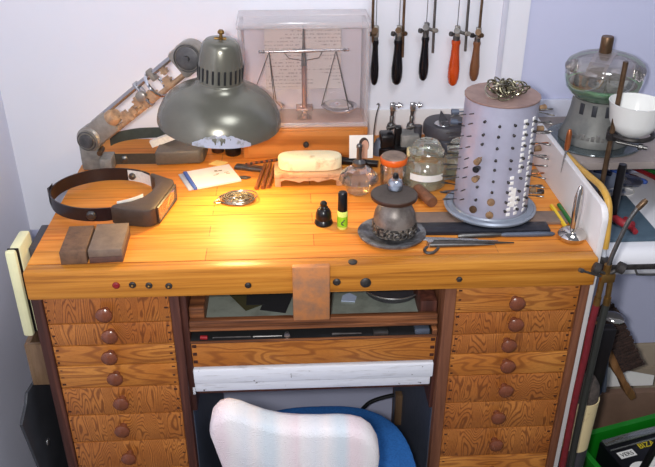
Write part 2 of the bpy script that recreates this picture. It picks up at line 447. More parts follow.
# ------------------------------------------------------------------ the bench
bench = thing('jewelers_bench', "wide honey-coloured wooden workbench with a stack of drawers on each side", 'workbench', (.5,.28,0))
part('bench_top', P().box((0,.028,.885), (1,.5915,ZT), .002), 'top', bench)
part('front_board', P().box((0,0,.883), (1,.028,ZT+.0005), .004), 'front', bench)
for a, b, mt in ((.0,.0185,'panel_d'), (.2405,.2575,'panel_d'), (.7335,.7545,'panel_m'), (.983,.998,'panel_m')):
    part('side_panel', P().box((a,.010,.0), (b,.53,.883), .0015), mt, bench)
part('runner', P().box((.2575,.022,.60), (.268,.5,.883), .001), 'panel_d', bench)
part('runner', P().box((.7265,.03,.58), (.7335,.5,.76), .001), 'panel_d', bench)
part('inner_lining', P().box((.2575,.03,.02), (.2590,.5,.64)), 'slategrey', bench, 'blue-grey lining of the knee space')
part('inner_lining', P().box((.7320,.03,.02), (.7335,.5,.58)), 'slategrey', bench, 'blue-grey lining of the knee space')
part('cleat', P().box((.715,.36,.22), (.7335,.38,.32), .001), 'brownwood', bench)
part('back_panel', P().box((.0185,.50,.05), (.2405,.51,.883)), 'panel_d', bench)
part('back_panel', P().box((.7545,.50,.05), (.983,.51,.883)), 'panel_d', bench)
single('back_board', P().box((.30,.5855,ZT), (1.0,.591,1.004), .001), 'melamine', 'white board standing along the back edge of the bench', 'board', (.65,.588,ZT))
# white side rail, round front corner, running down beside the right drawers
poly = [(.02,.0),(.585,.0),(.585,1.030)]
for i in range(9):
    a = PI/2 + i*PI/2/8; poly.append((.046+.026*math.cos(a), 1.001+.026*math.sin(a)))
T = Matrix(((0,0,1,0),(1,0,0,0),(0,1,0,0),(0,0,0,1)))
single('side_board', P().prism(poly, 1.0003, 1.012, T, .0015), 'melamine', 'tall white side board with rounded corner on the right bench end', 'board', (1.006,.28,0))

ZB = [.8665,.8215,.772,.7255,.673,.6045,.5345,.458,.37,.27,.17]
styles_l = 'vvhhvvvhvh'; styles_r = 'hvvhvvvhvh'
def knob(y, x, z, d):
    k = P(); k.rod((x,y,z), (x,y-.024,z), [(0,.007),(.3,.0065),(.42,.009),(.6,.0145),(.8,.0145),(.93,.0105),(1,.005)], 20)
    part('knob', k, 'knob', d)
for x0, x1, st, kx in ((.0195,.2395,styles_l,.126), (.7555,.982,styles_r,.864)):
    for i in range(10):
        zt, zb = ZB[i], ZB[i+1]; zt = .881 if i == 0 else zt
        m = P(); m.box((x0,.014,zb+.0011), (x1,.034,zt-.0011), .0014)
        m.box((x0+.004,.034,zb+.006), (x1-.004,.45,zt-.008))
        m.mi = 1; n = 3
        for s in (0, 1):
            for k in range(n):
                zc = zb + (zt-zb)*(k+.5)/n + random.uniform(-.002,.002); w = .0035 + .0035*random.random(); hh = random.uniform(.0012,.0024)
                xa = x0+.002+.003*random.random() if s == 0 else x1-.002-w-.003*random.random()
                m.box((xa,.0137,zc-hh), (xa+w,.016,zc+hh), .0004)
        m.mi = 0
        d = part('drawer', m, ['ply_'+st[i],'dove'], bench)
        knob(.014, kx + .004*math.sin(i*2.1), (zb+(ZB[0] if i == 0 else zt))/2 + .006, d)

# centre drawer with dovetailed ends
m = P(); m.box((.2695,.016,.7125), (.7255,.034,.772), .0015); m.box((.28,.034,.72), (.716,.45,.765)); m.mi = 1
for xa in (.271, .716):
    for k in range(3): m.box((xa,.0153,.722+k*.018), (xa+.008,.018,.729+k*.018), .0006)
part('drawer', m, ['ply_h','dove'], bench, 'shallow wide drawer without a knob over the knee space')
# white painted pull-out board
m = P(); m.box((.268,.014,.672), (.7255,.05,.706), .003); m.box((.268,.018,.650), (.722,.05,.676), .003); m.box((.268,.05,.655), (.722,.46,.70))
m.box((.262,.022,.64), (.268,.05,.66), .001)
m2 = P(); m2.box((.2695,.030,.636), (.7255,.05,.648), .001); part('rail', m2, 'panel_d', bench)
part('pull_out_board', m, 'whitepaint', bench, 'chipped white painted pull-out board')
# studs and plugs along the front board
def stud(x, z, r, mat, label=None, y=0, seg=14):
    part('stud', P().rod((x,y+.002,z), (x,y-.004,z), [(0,r),(.6,r),(1,r*.6)], seg), mat, bench, label)
stud(.155,.911,.0066,'redgem','red stud')
for x, z in ((.183,.911),(.211,.909),(.245,.907)):
    part('stud', P().rod((x,.002,z), (x,-.003,z), [(0,.0062),(.7,.0062),(1,.0045)], 14), 'iron', bench)
    part('stud_pin', P().ball((x,-.004,z), .0026), 'brass', bench)
stud(.382,.904,.0058,'iron'); stud(.537,.906,.0070,'iron'); stud(.588,.903,.0098,'iron'); stud(.754,.905,.0058,'iron', None, 0, 6)
part('stud', P().rod((.565,.008,ZT), (.565,.008,ZT+.004), [(0,.008),(.6,.008),(1,.005)], 14), 'iron', bench)

# pull-out catch tray under the top and the tool tray under it
tr = thing('catch_tray', 'pull-out tray with grey sheet bottom directly under the bench front', 'tray', (.5,.2,.795))
part('front_rail', P().box((.2695,.018,.793), (.726,.031,.8165), .002).box((.2695,.014,.7955), (.726,.020,.8035), .002), 'tray_d', tr)
part('tray_floor', P().box((.297,.031,.797), (.695,.47,.800)), 'metal_sheet', tr, 'grey sheet metal bottom')
part('tray_side', P().box((.2695,.031,.797), (.297,.47,.838), .002), 'tray_d', tr)
part('tray_side', P().box((.695,.031,.797), (.726,.47,.838), .002), 'panel_d', tr)
single('cardboard_slip', P().box((.272,.07,.838), (.297,.072,.866)), 'armtan', 'small pinkish cardboard slip standing on the left tray edge', 'cardboard', (.285,.07,.838))
T = Matrix.Translation((.62,.15,.8005)) @ Matrix.Rotation(.35,4,'Z')
single('abrasive_sheet', P().box((.345,.082,.8004), (.425,.17,.8014), T=Matrix.Translation((.38,.12,0)) @ Matrix.Rotation(.55,4,'Z') @ Matrix.Translation((-.38,-.12,0))), 'olive', 'olive abrasive sheet in the tray, left of the black one', 'sandpaper', (.38,.12,.8004))
single('abrasive_sheet', P().box((.405,.062,.8018), (.455,.16,.8028), T=Matrix.Translation((.43,.1,0)) @ Matrix.Rotation(-.25,4,'Z') @ Matrix.Translation((-.43,-.1,0))).box((.37,.085,.8030),(.41,.16,.8040)), 'blackpaper', 'black abrasive sheet in the tray, beside the olive one', 'sandpaper', (.43,.1,.8018))
single('foil_scrap', P().prism([(.552,.092),(.578,.088),(.583,.105),(.57,.118),(.556,.11)], .8005, .803), 'paleblue', 'small crumpled pale foil scrap in the tray right of the bench pin', 'foil', (.565,.1,.8))
pan = thing('round_pan', 'round dark pan with bright rim in the tray under the bench edge', 'pan', (.655,.145,.8005))
Tp = Matrix.Translation((.655,.135,.8005))
part('pan_body', P().lathe([(0,0),(.055,0),(.064,.016),(.062,.016),(.053,.003),(0,.003)], 36, Tp), 'darkgrey', pan)
part('pan_rim', P().ring((.655,.135,.8165), .0635, .0018, seg=40), 'steel', pan)

t2 = thing('tool_tray', 'thin dark tray of small tools between catch tray and wide drawer', 'tray', (.5,.2,.7725))
part('tray_floor', P().box((.2695,.0085,.7730), (.7255,.45,.7755)), 'darkslot', t2)
part('tray_lip', P().box((.2695,.008,.7728), (.7255,.013,.7765), .001), 'tray_d', t2)
part('tray_end', P().box((.716,.009,.7765), (.7255,.03,.790), .001), 'tray_d', t2)
single('red_cap_tool', P().cyl((.288,.018,.7803), (.301,.0165,.7803), .0042), 'redgem', 'small red plastic cap at left end of the thin tool tray', 'cap', (.295,.033,.776))
tl = [(.31,.38,.003,'iron','dark slim tool lying right of the red cap in the tool tray'),(.385,.438,.0028,'steel_d','grey slim tool lying mid tool tray left of the pin'),
      (.53,.585,.0035,'iron','dark slim tool lying right of the bench pin in the tool tray')]
for a, b, r, mt, lb in tl:
    single('slim_tool', P().cyl((a,.018,.7757+r), (b,.018,.7757+r), r, r*.6, 10), mt, lb, 'tool', ((a+b)/2,.034,.7757))
single('steel_disc', P().rod((.447,.020,.7812), (.447,.0145,.7812), [(0,.0054),(1,.0054)], 18), 'steel', 'tiny bright steel disc standing in the tool tray behind the bench pin', 'disc', (.47,.034,.776))
single('tool_block', P().box((.607,.014,.7757), (.635,.034,.784), .001), 'steel_d', 'grey metal block in the tool tray, nearer the middle', 'block', (.62,.036,.7757))
single('tool_block', P().box((.685,.014,.7757), (.712,.034,.786), .001), 'slategrey', 'blue-grey metal block at right end of the tool tray', 'block', (.70,.036,.7757))

single('bench_pin', P().box((.4595,-.013,.834), (.5245,-.0002,.9455), .0025), 'pinwood', 'scuffed copper-brown block bench pin hanging on the bench front', 'bench pin', (.492,-.006,.834))

# ------------------------------------------------------------------ lamp
L0 = V((.04,.43,ZT)); LC = V((.324,.30,1.095))
lamp = thing('swing_arm_lamp', 'big grey metal desk lamp on a jointed arm, shade rim flaking', 'lamp', L0)
part('base_bracket', P().box((.010,.415,ZT), (.052,.450,1.005), .004).box((.052,.40,ZT), (.078,.445,.972), .003), 'greyblock', lamp)
part('base_bolt', P().cyl((.055,.43,.985), (.055,.402,.985), .006), 'bronze', lamp)
A = V((.037,.425,1.013)); B = V((.264,.372,1.199)); dv = (B-A).normalized()
view = (V((.4617,-1.1313,1.6437))-A).normalized(); nv = dv.cross(view).normalized()*-1; wv = nv.cross(dv).normalized()
if nv.z < 0: nv = -nv
if wv.dot(view) < 0: wv = -wv
R = Matrix((( dv.x, nv.x, wv.x, 0),(dv.y, nv.y, wv.y, 0),(dv.z, nv.z, wv.z, 0),(0,0,0,1)))
TA = Matrix.Translation(A) @ R; LA = (B-A).length
def aw(x, y, z): return TA @ V((x, y, z))
part('lower_joint', P().rod(aw(0,0,-.016), aw(0,0,.018), [(0,.027),(.85,.027),(.9,.025),(1,.023)], 28).rod(aw(0,0,.018), aw(0,0,.022), [(0,.013),(1,.012)], 20).rod(aw(0,0,.022), aw(0,0,.025), [(0,.005),(1,.005)], 12), 'armgrey', lamp)
part('arm_sleeve', P().box((.0,-.025,-.012), (.07,.025,.012), .006, TA), 'armgrey', lamp)
for s in (-1, 1):
    part('arm_rod', P().cyl(aw(.03,s*.0205,0), aw(LA-.01,s*.0205,0), .0058, None, 14), 'armtan' if s < 0 else 'steel', lamp)
part('collar', P().box((.165,-.029,-.010), (.172,.030,.010), .003, TA), 'steel', lamp)
part('collar', P().ring(aw(.205,0,.002), .027, .0035, dv, 28, 8), 'chrome', lamp)
part('collar', P().box((.207,.006,-.010), (.217,.032,.010), .003, TA), 'armgrey', lamp)
def gear(c, r, n, th):
    poly = []
    for i in range(n):
        for q, rr in ((0,r),(.25,r),(.5,r*.72),(.75,r*.72)):
            a = 2*PI*(i+q)/n; poly.append((rr*math.cos(a), rr*math.sin(a)))
    return P().prism(poly, -th, th, TA @ Matrix.Translation(c))
for i, (cx_, cy_, r, n) in enumerate(((.100,-.010,.012,7),(.113,-.018,.009,6),(.160,-.016,.011,7),(.126,-.013,.010,6),(.147,-.005,.013,8),(.184,-.012,.013,7),(.229,-.010,.011,7),(.240,.010,.008,6))):
    part('cog', gear((cx_,cy_,.0 + .003*(i%2)), r, n, .006), 'armtan', lamp)
part('joint_bolt', P().rod(aw(.165,.0,.004), aw(.165,0,.016), [(0,.011),(.8,.011),(1,.008)], 18), 'armgrey', lamp)
part('sleeve_cap', P().rod(aw(.072,.004,.0), aw(.088,.004,.006), [(0,.018),(.7,.017),(1,.012)], 20), 'armtan', lamp)
part('upper_joint', P().box((LA-.030,-.030,-.014), (LA+.012,.030,.014), .008, TA).rod(aw(LA+.006,.0,-.015), aw(LA+.006,0,.016), [(0,.031),(.9,.031),(1,.029)], 32), 'armgrey', lamp)
part('joint_disc', P().rod(aw(LA+.006,0,.016), aw(LA+.006,0,.020), [(0,.0235),(.8,.0235),(1,.021)], 32).rod(aw(LA+.006,0,.020), aw(LA+.006,0,.024), [(0,.006),(1,.005)], 14).ring(aw(LA+.006,0,.019), .0265, .0014, aw(0,0,1)-aw(0,0,0), 32, 6), 'steel_d', lamp)
part('joint_disc', P().rod(aw(0,0,.023), aw(0,0,.026), [(0,.0155),(.8,.0155),(1,.014)], 28).ring(aw(0,0,.023), .020, .0014, aw(0,0,1)-aw(0,0,0), 28, 6), 'steel_d', lamp)
part('neck', P().tube([B+V((.004,.012,-.006)), V((.290,.368,1.194)), V((.318,.325,1.186))], .012, 12, 4), 'armgrey', lamp)
TL = Matrix.Translation(LC) @ Matrix.Rotation(.07, 4, 'X') @ Matrix.Rotation(.085, 4, 'Y')
sh = part('shade', P().lathe([(.1175,-.002),(.1205,.000),(.1200,.006),(.1175,.017),(.111,.032),(.100,.046),(.086,.057),(.070,.065),(.056,.071),(.048,.077),(.0445,.084)], 64, TL), 'lamp', lamp)
part('shade_lining', P().lathe([(.1185,-.001),(.1155,.016),(.109,.030),(.098,.044),(.084,.055),(.068,.063),(.02,.068)], 48, TL), 'enamelwhite', sh, 'white enamel inside of the shade')
# flaked patch on the rim: an irregular band hugging the front of the shade
fl = P(); n = 40; up = []; lo = []
for i in range(n+1):
    a = -PI/2 - .36 + .92*i/n + .0
    hgt = .006 + .019*max(0, math.sin(PI*i/n))*(.85+.25*random.random())
    prof = [(.1205,.0),(.1200,.006),(.1175,.017),(.111,.032)]
    def rad(z):
        for (r0,z0),(r1,z1) in zip(prof, prof[1:]):
            if z <= z1: return r0+(r1-r0)*(z-z0)/(z1-z0)+.0010
        return prof[-1][0]
    lo.append(TL @ V((rad(0)*math.cos(a), rad(0)*math.sin(a), .0))); up.append(TL @ V((rad(hgt)*math.cos(a), rad(hgt)*math.sin(a), hgt)))
vl = [fl.bm.verts.new(p) for p in lo]; vu = [fl.bm.verts.new(p) for p in up]
for i in range(n): fl.bm.faces.new([vl[i], vl[i+1], vu[i+1], vu[i]])
part('flaked_patch', fl, 'shadeworn', sh, 'bare flaked patch on the front of the rim')
part('cap', P().lathe([(.0455,.078),(.0455,.083),(.0435,.085),(.0425,.116),(.040,.133),(.0365,.148),(.0335,.156),(.029,.161),(.015,.164),(0,.1645)], 40, TL), 'lamp', lamp)
sl = P()
for i in range(24):
    a = 2*PI*i/24
    Ts = TL @ Matrix.Rotation(a, 4, 'Z')
    sl.box((.0412,-.0021,.090), (.0438,.0021,.116), .0006, Ts)
part('vent_slots', sl, 'darkslot', lamp)
part('switch', P().rod(TL @ V((0,0,.163)), TL @ V((0,0,.181)), [(0,.006),(.15,.006),(.2,.0035),(.6,.003),(.65,.006),(.8,.0065),(1,.004)], 14).cyl(TL @ V((-.012,0,.1640)), TL @ V((.010,0,.1650)), .003), 'brass', lamp)
part('socket', P().cyl(TL @ V((0,0,.060)), TL @ V((0,0,.074)), .016), 'enamelwhite', lamp)
part('bulb', P().ball(TL @ V((0,0,.054)), .016), 'bulb', lamp, 'lit bulb')

# ------------------------------------------------------------------ headband magnifiers
def ell(cx, cy, rx, ry, a0, a1, n): return [(cx+rx*math.cos(a0+(a1-a0)*i/n), cy+ry*math.sin(a0+(a1-a0)*i/n)) for i in range(n+1)]
def band(mb, pts, z0, z1, th, tilt=0):
    n = len(pts); c = V((sum(p[0] for p in pts)/n, sum(p[1] for p in pts)/n, 0)); q = []
    for x, y in pts:
        d = (V((x,y,0))-c).normalized(); q.append([mb.bm.verts.new((x+d.x*o, y+d.y*o, z)) for o, z in ((0,z0),(th,z0),(th,z1),(0,z1))])
    for A_, B_ in zip(q, q[1:]):
        for k in range(4): mb.bm.faces.new([A_[k], A_[(k+1)%4], B_[(k+1)%4], B_[k]])
    mb.bm.faces.new(q[0]); mb.bm.faces.new(q[-1][::-1]); return mb
ov = thing('headband_magnifier', 'dark brown headband magnifier lying on the left bench end, nearest to us', 'magnifier', (.11,.26,ZT))
part('headband', band(P(), ell(.092,.264,.104,.090,-1.1,-2*PI+.75,48), .945, .972, .0025), 'brownpl', ov)
part('size_buckle', band(P(), ell(.092,.264,.107,.093,PI-.12,PI+.30,8), .944, .976, .004), 'blackpl', ov)
vis = [(.120,.168),(.150,.156),(.184,.149),(.199,.151),(.207,.160),(.229,.262),(.225,.283),(.212,.292),(.178,.318),(.172,.312),(.186,.290),(.192,.262),(.188,.232),(.176,.208),(.156,.192),(.126,.180)]
part('visor_housing', P().prism(vis, ZT+.001, .978, None, .0045), ['visor'], ov)
part('headband_lining', band(P(), ell(.092,.264,.100,.086,.62,1.25,10), .947, .971, .0025), 'foam', ov, 'white foam pad')
part('headband_lining', band(P(), ell(.092,.264,.100,.086,-1.15,-.62,10), .962, .980, .0025), 'foam', ov, 'white foam pad')
part('pivot_knob', P().rod((.083,.173,.958), (.083,.166,.958), [(0,.0095),(.6,.009),(1,.006)], 18), 'steel_d', ov)
part('pivot_knob', P().rod((.132,.339,.960), (.130,.332,.960), [(0,.0075),(.6,.007),(1,.005)], 18), 'steel_d', ov)
lp = P(); Tl = Matrix.Translation((.2195,.211,.9600)) @ Matrix.Rotation(-.21,4,'Z')
lp.box((-.001,-.050,-.0155), (.0015,.050,.0155), .0008, Tl)
lens = part('lens_plate', lp, 'lens', ov, 'glass lens plate reflecting the orange bench')
fr = P()
fr.tube([Tl @ V((.001,y,z)) for y, z in ((-.050,-.0155),(-.003,-.0155),(.050,-.0155),(.050,.0155),(-.003,.0155),(-.050,.0155))], .0020, 6, closed=True)
part('lens_frame', fr, 'steel_d', lens)

o2 = thing('headband_magnifier', 'older grey headband magnifier behind, between lamp arm and lamp shade', 'magnifier', (.16,.47,ZT))
part('headband', band(P(), [(.068,.437),(.175,.435)], .944, .969, .003), 'visor2', o2)
part('headband', band(P(), ell(.155,.485,.095,.05,PI*.95,PI*.36,20), .965, .990, .003), 'teal', o2, 'teal-grey upper strap')
part('visor_housing', P().prism([(.165,.432),(.262,.438),(.270,.448),(.274,.505),(.262,.512),(.170,.508)], ZT+.001, .973, None, .004), 'visor2', o2)
part('paper_pad', P().box((.150,.475,.975), (.215,.487,.990), T=Matrix.Translation((.18,.48,.98)) @ Matrix.Rotation(-.35,4,'Y') @ Matrix.Translation((-.18,-.48,-.98))), 'foam', o2)
part('pivot_knob', P().rod((.098,.436,.957), (.098,.430,.957), [(0,.0085),(.6,.008),(1,.005)], 18), 'steel_d', o2)
part('pivot_knob', P().rod((.182,.528,.980), (.182,.521,.980), [(0,.006),(1,.005)], 14), 'steel_d', o2)

# ------------------------------------------------------------------ sharpening stones
def rotz(p, a): return Matrix.Translation(V(p)) @ Matrix.Rotation(a,4,'Z') @ Matrix.Translation(-V(p))
single('sharpening_stone', P().box((.058,.024,ZT), (.103,.118,ZT+.026), .0018, rotz((.08,.07,0), .05)), 'stone_a', 'mottled brown sharpening stone, the narrower left one of the pair', 'whetstone', (.08,.07,ZT))
st = thing('sharpening_stone', 'wider two-layer sharpening stone lying right of the mottled one', 'whetstone', (.137,.075,ZT))
Rz = rotz((.137,.075,0), .04)
part('coarse_layer', P().box((.1065,.028,ZT), (.1640,.124,ZT+.012), .001, Rz), 'stone_c', st)
part('fine_layer', P().box((.1065,.028,ZT+.012), (.1640,.124,ZT+.026), .0012, Rz), 'stone_b', st)

# ------------------------------------------------------------------ small things, left and middle of the bench
pk = thing('paper_packet', 'white paper packet with a blue stripe on the bench before the lamp', 'packet', (.285,.36,ZT))
Tq = Matrix.Translation((.291,.364,ZT)) @ Matrix.Rotation(.37,4,'Z')
part('packet_body', P().box((-.042,-.043,0), (.054,.043,.006), .0015, Tq), 'paper', pk)
part('stripe', P().box((-.049,-.0432,.0002), (-.0415,.0432,.0065), .0008, Tq), 'blue', pk, 'blue stripe')
part('film_end', P().box((-.060,-.042,.0003), (-.049,.042,.003), .0005, Tq), 'paleblue', pk, 'clear film end')
pr = P()
for i in range(9):
    x = -.01+random.random()*.045; y = -.012+random.random()*.03
    pr.box((x,y,.0060), (x+.005+.006*random.random(), y+.002+.004*random.random(), .0063), 0, Tq)
part('print', pr, 'grey_print', pk)
single('flat_file_stone', P().box((-.033,-.010,0), (.033,.010,.008), .002, Matrix.Rotation(-.30,4,'Z')), 'steel_d', 'grey flat slip stone beyond the white packet', 'slip stone', (.372,.404,ZT), local=True)
single('metal_scrap', P().prism([(-.012,-.004),(.006,-.007),(.014,0),(.004,.006),(-.010,.005)], 0, .004, None, .001), 'steel_d', 'small dark metal scrap between packet and grey slip stone', 'scrap', (.362,.360,ZT), local=True)
single('paper_slip', P().prism([(-.022,-.004),(.008,-.018),(.020,.004),(-.006,.016)], 0, .001), 'yellowpaper', 'tiny yellow paper slip behind the white packet', 'paper', (.302,.440,ZT), local=True)
wm = P()
for k in range(22):
    cx_, cy_ = random.uniform(-.008,.008), random.uniform(-.006,.006); rx = random.uniform(.008,.037); ry = rx*random.uniform(.55,.85); ph = random.random()*6
    pts = [(cx_+rx*math.cos(2*PI*i/22), cy_+ry*math.sin(2*PI*i/22), .0018+.0004*k+.0012*math.sin(2*PI*i/22*2+ph)) for i in range(22)]
    wm.tube(pts, .0014, 5, closed=True)
wm.tube([(-.03,-.01,.002),(-.042,-.014,.003),(-.046,-.006,.003),(-.036,0,.004)], .0011, 5, 4)
single('wire_coil', wm, 'wire', 'tangled flat coil of silver wire on the bench middle left', 'wire', (.353,.255,ZT), local=True)
for i, (a, b, lb) in enumerate((((.389,.302),(.405,.418),'brown wooden stick, leftmost of three lying left of the cream block stand'),((.402,.304),(.416,.424),'brown wooden stick, middle of three lying left of the cream block stand'),((.413,.308),(.427,.413),'brown wooden stick nearest the cream block stand, of three'))):
    m = P(); m.cyl((a[0],a[1],ZT+.0045), (b[0],b[1],ZT+.0045), .0045, .0042, 10)
    single('wooden_stick', m, 'dowel', lb, 'stick', ((a[0]+b[0])/2,.36,ZT), 'brown sticks beside the block stand')
sm = P()
sm.cyl((.362,.426,ZT+.003), (.452,.454,ZT+.003), .003, .003, 8)
for i in range(8):
    t_ = (i+.3)/8; x = .362+.090*t_; y = .426+.028*t_
    sm.mi = 1; sm.cyl((x,y,ZT+.003), (x+.0055,y+.0017,ZT+.003), .0033, .0033, 8)
single('banded_rod', sm, ['hair','copper'], 'thin dark and copper banded rod lying before the orange box', 'rod', (.4,.45,ZT))
def shortjar(x, y, r, h, mt, lb):
    single('small_pot', P().lathe([(0,0),(r*.92,0),(r,.003),(r,h*.55),(r*.9,h*.6),(r*.9,h*.65),(r*1.02,h*.68),(r*1.0,h),(0,h)], 22, Matrix.Translation((x,y,ZT))), mt, lb, 'pot', (x,y,ZT))
shortjar(.331,.492,.0185,.030,'blackpl','small black pot under the lamp shade rim, left of the orange box')
shortjar(.296,.508,.015,.028,'disc_e','small dark red-brown pot left of the black pot under the lamp shade')
# cream block on its wooden stand
ss = thing('block_stand', 'low pale wooden stand carrying the cream oval block', 'stand', (.4975,.342,ZT))
part('stand_top', P().box((.4265,.312,ZT+.020), (.569,.375,ZT+.030), .002), 'standwood', ss)
for x in (.4275,.5555):
    for y in (.3135,.362): part('leg', P().box((x,y,ZT), (x+.012,y+.012,ZT+.021), .001), 'standwood', ss)
ap = [(.4395,.020)]
for i in range(13): ap.append((.4395+.116*i/12, .013 + (.004 if i%3 else .0)*math.sin(i*1.3)))
ap.append((.5555,.020))
part('apron', P().prism(ap, .3125, .3165, Matrix(((1,0,0,0),(0,0,1,0),(0,1,0,ZT),(0,0,0,1)))), 'standwood', ss)
ov_ = []
for i in range(40):
    a = 2*PI*i/40; c, s = math.cos(a), math.sin(a)
    ov_.append((.5015+.0665*math.copysign(abs(c)**.55, c), .346+.0275*math.copysign(abs(s)**.8, s)))
cb = P().prism(ov_, ZT+.0305, ZT+.058, None, .005)
single('cream_block', cb, 'charcream', 'cream oval block with brown stains lying on the wooden stand', 'block', (.5015,.346,ZT+.03))

# alcohol lamp flask
fk = thing('spirit_flask', 'squat clear faceted glass spirit burner right of the cream block', 'burner', (.5985,.283,ZT))
Tf = Matrix.Translation((.5985,.283,ZT))
part('glass_body', P().lathe([(0,.001),(.020,0),(.0245,.004),(.026,.016),(.037,.024),(.041,.030),(.038,.041),(.026,.052),(.016,.057),(.0115,.062)], 12, Tf), 'glass', fk, ang=10)
part('spirit', P().lathe([(0,.004),(.020,.004),(.0235,.016),(.034,.024),(.0365,.029),(0,.029)], 12, Tf), 'liquid', fk)
part('neck_collar', P().lathe([(0,.058),(.0120,.058),(.0130,.061),(.0130,.068),(.009,.071),(.006,.074),(0,.074)], 20, Tf), 'steel_d', fk)
part('wick_tube', P().lathe([(0,.073),(.0052,.073),(.0052,.098),(.0062,.099),(.0062,.103),(.0045,.106),(0,.106)], 14, Tf), 'steel_d', fk)
# portrait card: head and shoulders print
Tc = Matrix.Translation((.6155,.415,ZT+.017)) @ Matrix.Rotation(-.12,4,'X')
pc = thing('photo_card', 'small white portrait photo card propped behind the spirit burner', 'photo', (.6155,.415,ZT))
part('card', P().box((-.026,0,0), (.026,.0012,.052), 0, Tc), 'paper', pc)
part('printed_hair', P().lathe([(0,-.0006),(.0135,-.0006),(.0135,-.0002),(0,-.0002)], 24, Tc @ Matrix.Translation((.006,0,.030)) @ Matrix.Rotation(PI/2,4,'X') @ Matrix.Diagonal((.85,1.25,-1,1))), 'hair', pc)
part('printed_face', P().lathe([(0,-.0011),(.011,-.0011),(.011,-.0007),(0,-.0007)], 24, Tc @ Matrix.Translation((.0085,0,.028)) @ Matrix.Rotation(PI/2,4,'X') @ Matrix.Diagonal((.72,1.2,-1,1))).box((.002,-.0010,.0), (.014,-.0006,.018), 0, Tc), 'skin', pc)
single('black_rod', P().rod((.574,.424,ZT+.0085), (.652,.402,ZT+.0085), [(0,.0085),(.45,.0085),(.5,.0075),(1,.0075)], 16), 'blackpl', 'black plastic rod lying behind the spirit burner, carrying the photo card', 'rod', (.61,.413,ZT))

# jars
oj = thing('lidded_jar', 'small glass jar with orange-rimmed lid behind the engraving ball', 'jar', (.672,.305,ZT))
Tj = Matrix.Translation((.672,.305,ZT))
part('glass_body', P().lathe([(0,.001),(.024,0),(.027,.004),(.0275,.045),(.0245,.055),(.0245,.060)], 28, Tj), 'glass', oj)
part('lid', P().lathe([(.0265,.055),(.0280,.057),(.0280,.066),(.0262,.0685)], 28, Tj), 'orange', oj, 'orange lid band')
part('lid_top', P().lathe([(.0263,.0683),(.024,.0715),(.018,.0725),(0,.0730)], 28, Tj), 'lidgrey', oj)
def bigjar(x, y, k, lb, tag):
    j = thing('stoppered_jar', lb, 'jar', (x,y,ZT)); T_ = Matrix.Translation((x,y,ZT)) @ Matrix.Diagonal((k*1.06,k*1.06,k*.97,1))
    part('glass_body', P().lathe([(0,.001),(.034,0),(.0375,.004),(.038,.040),(.035,.050),(.026,.057),(.026,.062),(.031,.064),(.031,.067)], 32, T_), 'glass_g', j)
    part('stopper', P().lathe([(.022,.062),(.030,.068),(.032,.073),(.027,.078),(.026,.084),(.021,.091),(.010,.096),(0,.097)], 32, T_), 'glass_g', j)
    part('filling', P().lathe([(0,.004),(.0345,.004),(.0348,.030),(0,.030)], 28, T_), 'jarfill', j)
    if tag:
        m = P()
        for i in range(8):
            a0 = -PI/2-.95+i*1.7/8; a1 = a0+1.7/8
            m.quad(*(T_ @ V((.0386*math.cos(a), .0386*math.sin(a), z)) for a, z in ((a0,.023),(a1,.023),(a1,.0365),(a0,.0365))))
        part('paper_label', m, 'paper', j, 'blank white label')
bigjar(.741,.316,1.08,'squat stoppered glass jar with a white label left of the tool drum', True)
bigjar(.822,.352,.92,'second stoppered glass jar, half hidden behind the tool drum', False)

# engraving ball with disc
eb = thing('engraving_ball', 'dark engraving ball with ornate band and round top disc on bench', 'engraving ball', (.648,.098,ZT))
Te = Matrix.Translation((.648,.096,ZT))
part('leather_ring', P().lathe([(.022,.0),(.046,0),(.058,.006),(.060,.011),(.056,.012),(.042,.006),(.022,.004)], 40, Te @ Matrix.Translation((-.004,0,0)) @ Matrix.Diagonal((1.05,1.0,1,1))), 'leather', eb)
part('ball', P().lathe([(0,.003),(.022,.004),(.035,.012),(.0385,.026),(.0385,.040),(.0365,.052),(.031,.064),(.022,.074),(.014,.079),(.014,.098),(0,.098)], 40, Te), 'ball', eb)
part('ornate_band', P().lathe([(.0360,.012),(.0405,.014),(.0412,.030),(.0400,.033),(.038,.033)], 40, Te), 'band', eb)
lev = P()
for i in range(9):
    a = -PI*.95 + i*PI*.9/8
    p = Te @ V((.0410*math.cos(a), .0410*math.sin(a), .022)); lev.ring(p, .0048, .0014, (math.cos(a), math.sin(a), 0), 12, 5)
part('band_scroll', lev, 'steel_d', eb)
part('top_disc', P().lathe([(0,.097),(.034,.097),(.0405,.0985),(.0413,.1005),(.0413,.1040),(.040,.1055)], 44, Te @ Matrix.Translation((-.008,-.034,0))), 'disc_e', eb)
part('disc_pad', P().lathe([(.0405,.1050),(.037,.1065),(0,.1065)], 44, Te @ Matrix.Translation((-.008,-.034,0))), 'disc_t', eb)
ik = thing('ink_bottle', 'tiny clear glass bottle with dark stopper on the engraving disc', 'bottle', (.6435,.078,ZT+.1067))
Ti = Matrix.Translation((.6435,.078,ZT+.1067))
part('glass_body', P().lathe([(0,0),(.0125,0),(.0135,.002),(.0132,.014),(.0105,.018),(.0065,.020),(.0065,.023)], 20, Ti), 'glass', ik)
part('contents', P().lathe([(0,.001),(.0118,.001),(.012,.010),(0,.010)], 20, Ti), 'paleblue', ik)
part('stopper', P().lathe([(0,.020),(.005,.020),(.0055,.027),(.004,.030),(0,.031)], 14, Ti), 'blackpl', ik)

single('cork_stub', P().rod((.7185,.270,ZT+.0115), (.7385,.207,ZT+.0115), [(0,.0105),(.05,.0115),(.95,.0115),(1,.0105)], 18), 'cork', 'brown cylindrical cork stub lying before the labelled jar', 'cork', (.727,.25,ZT))

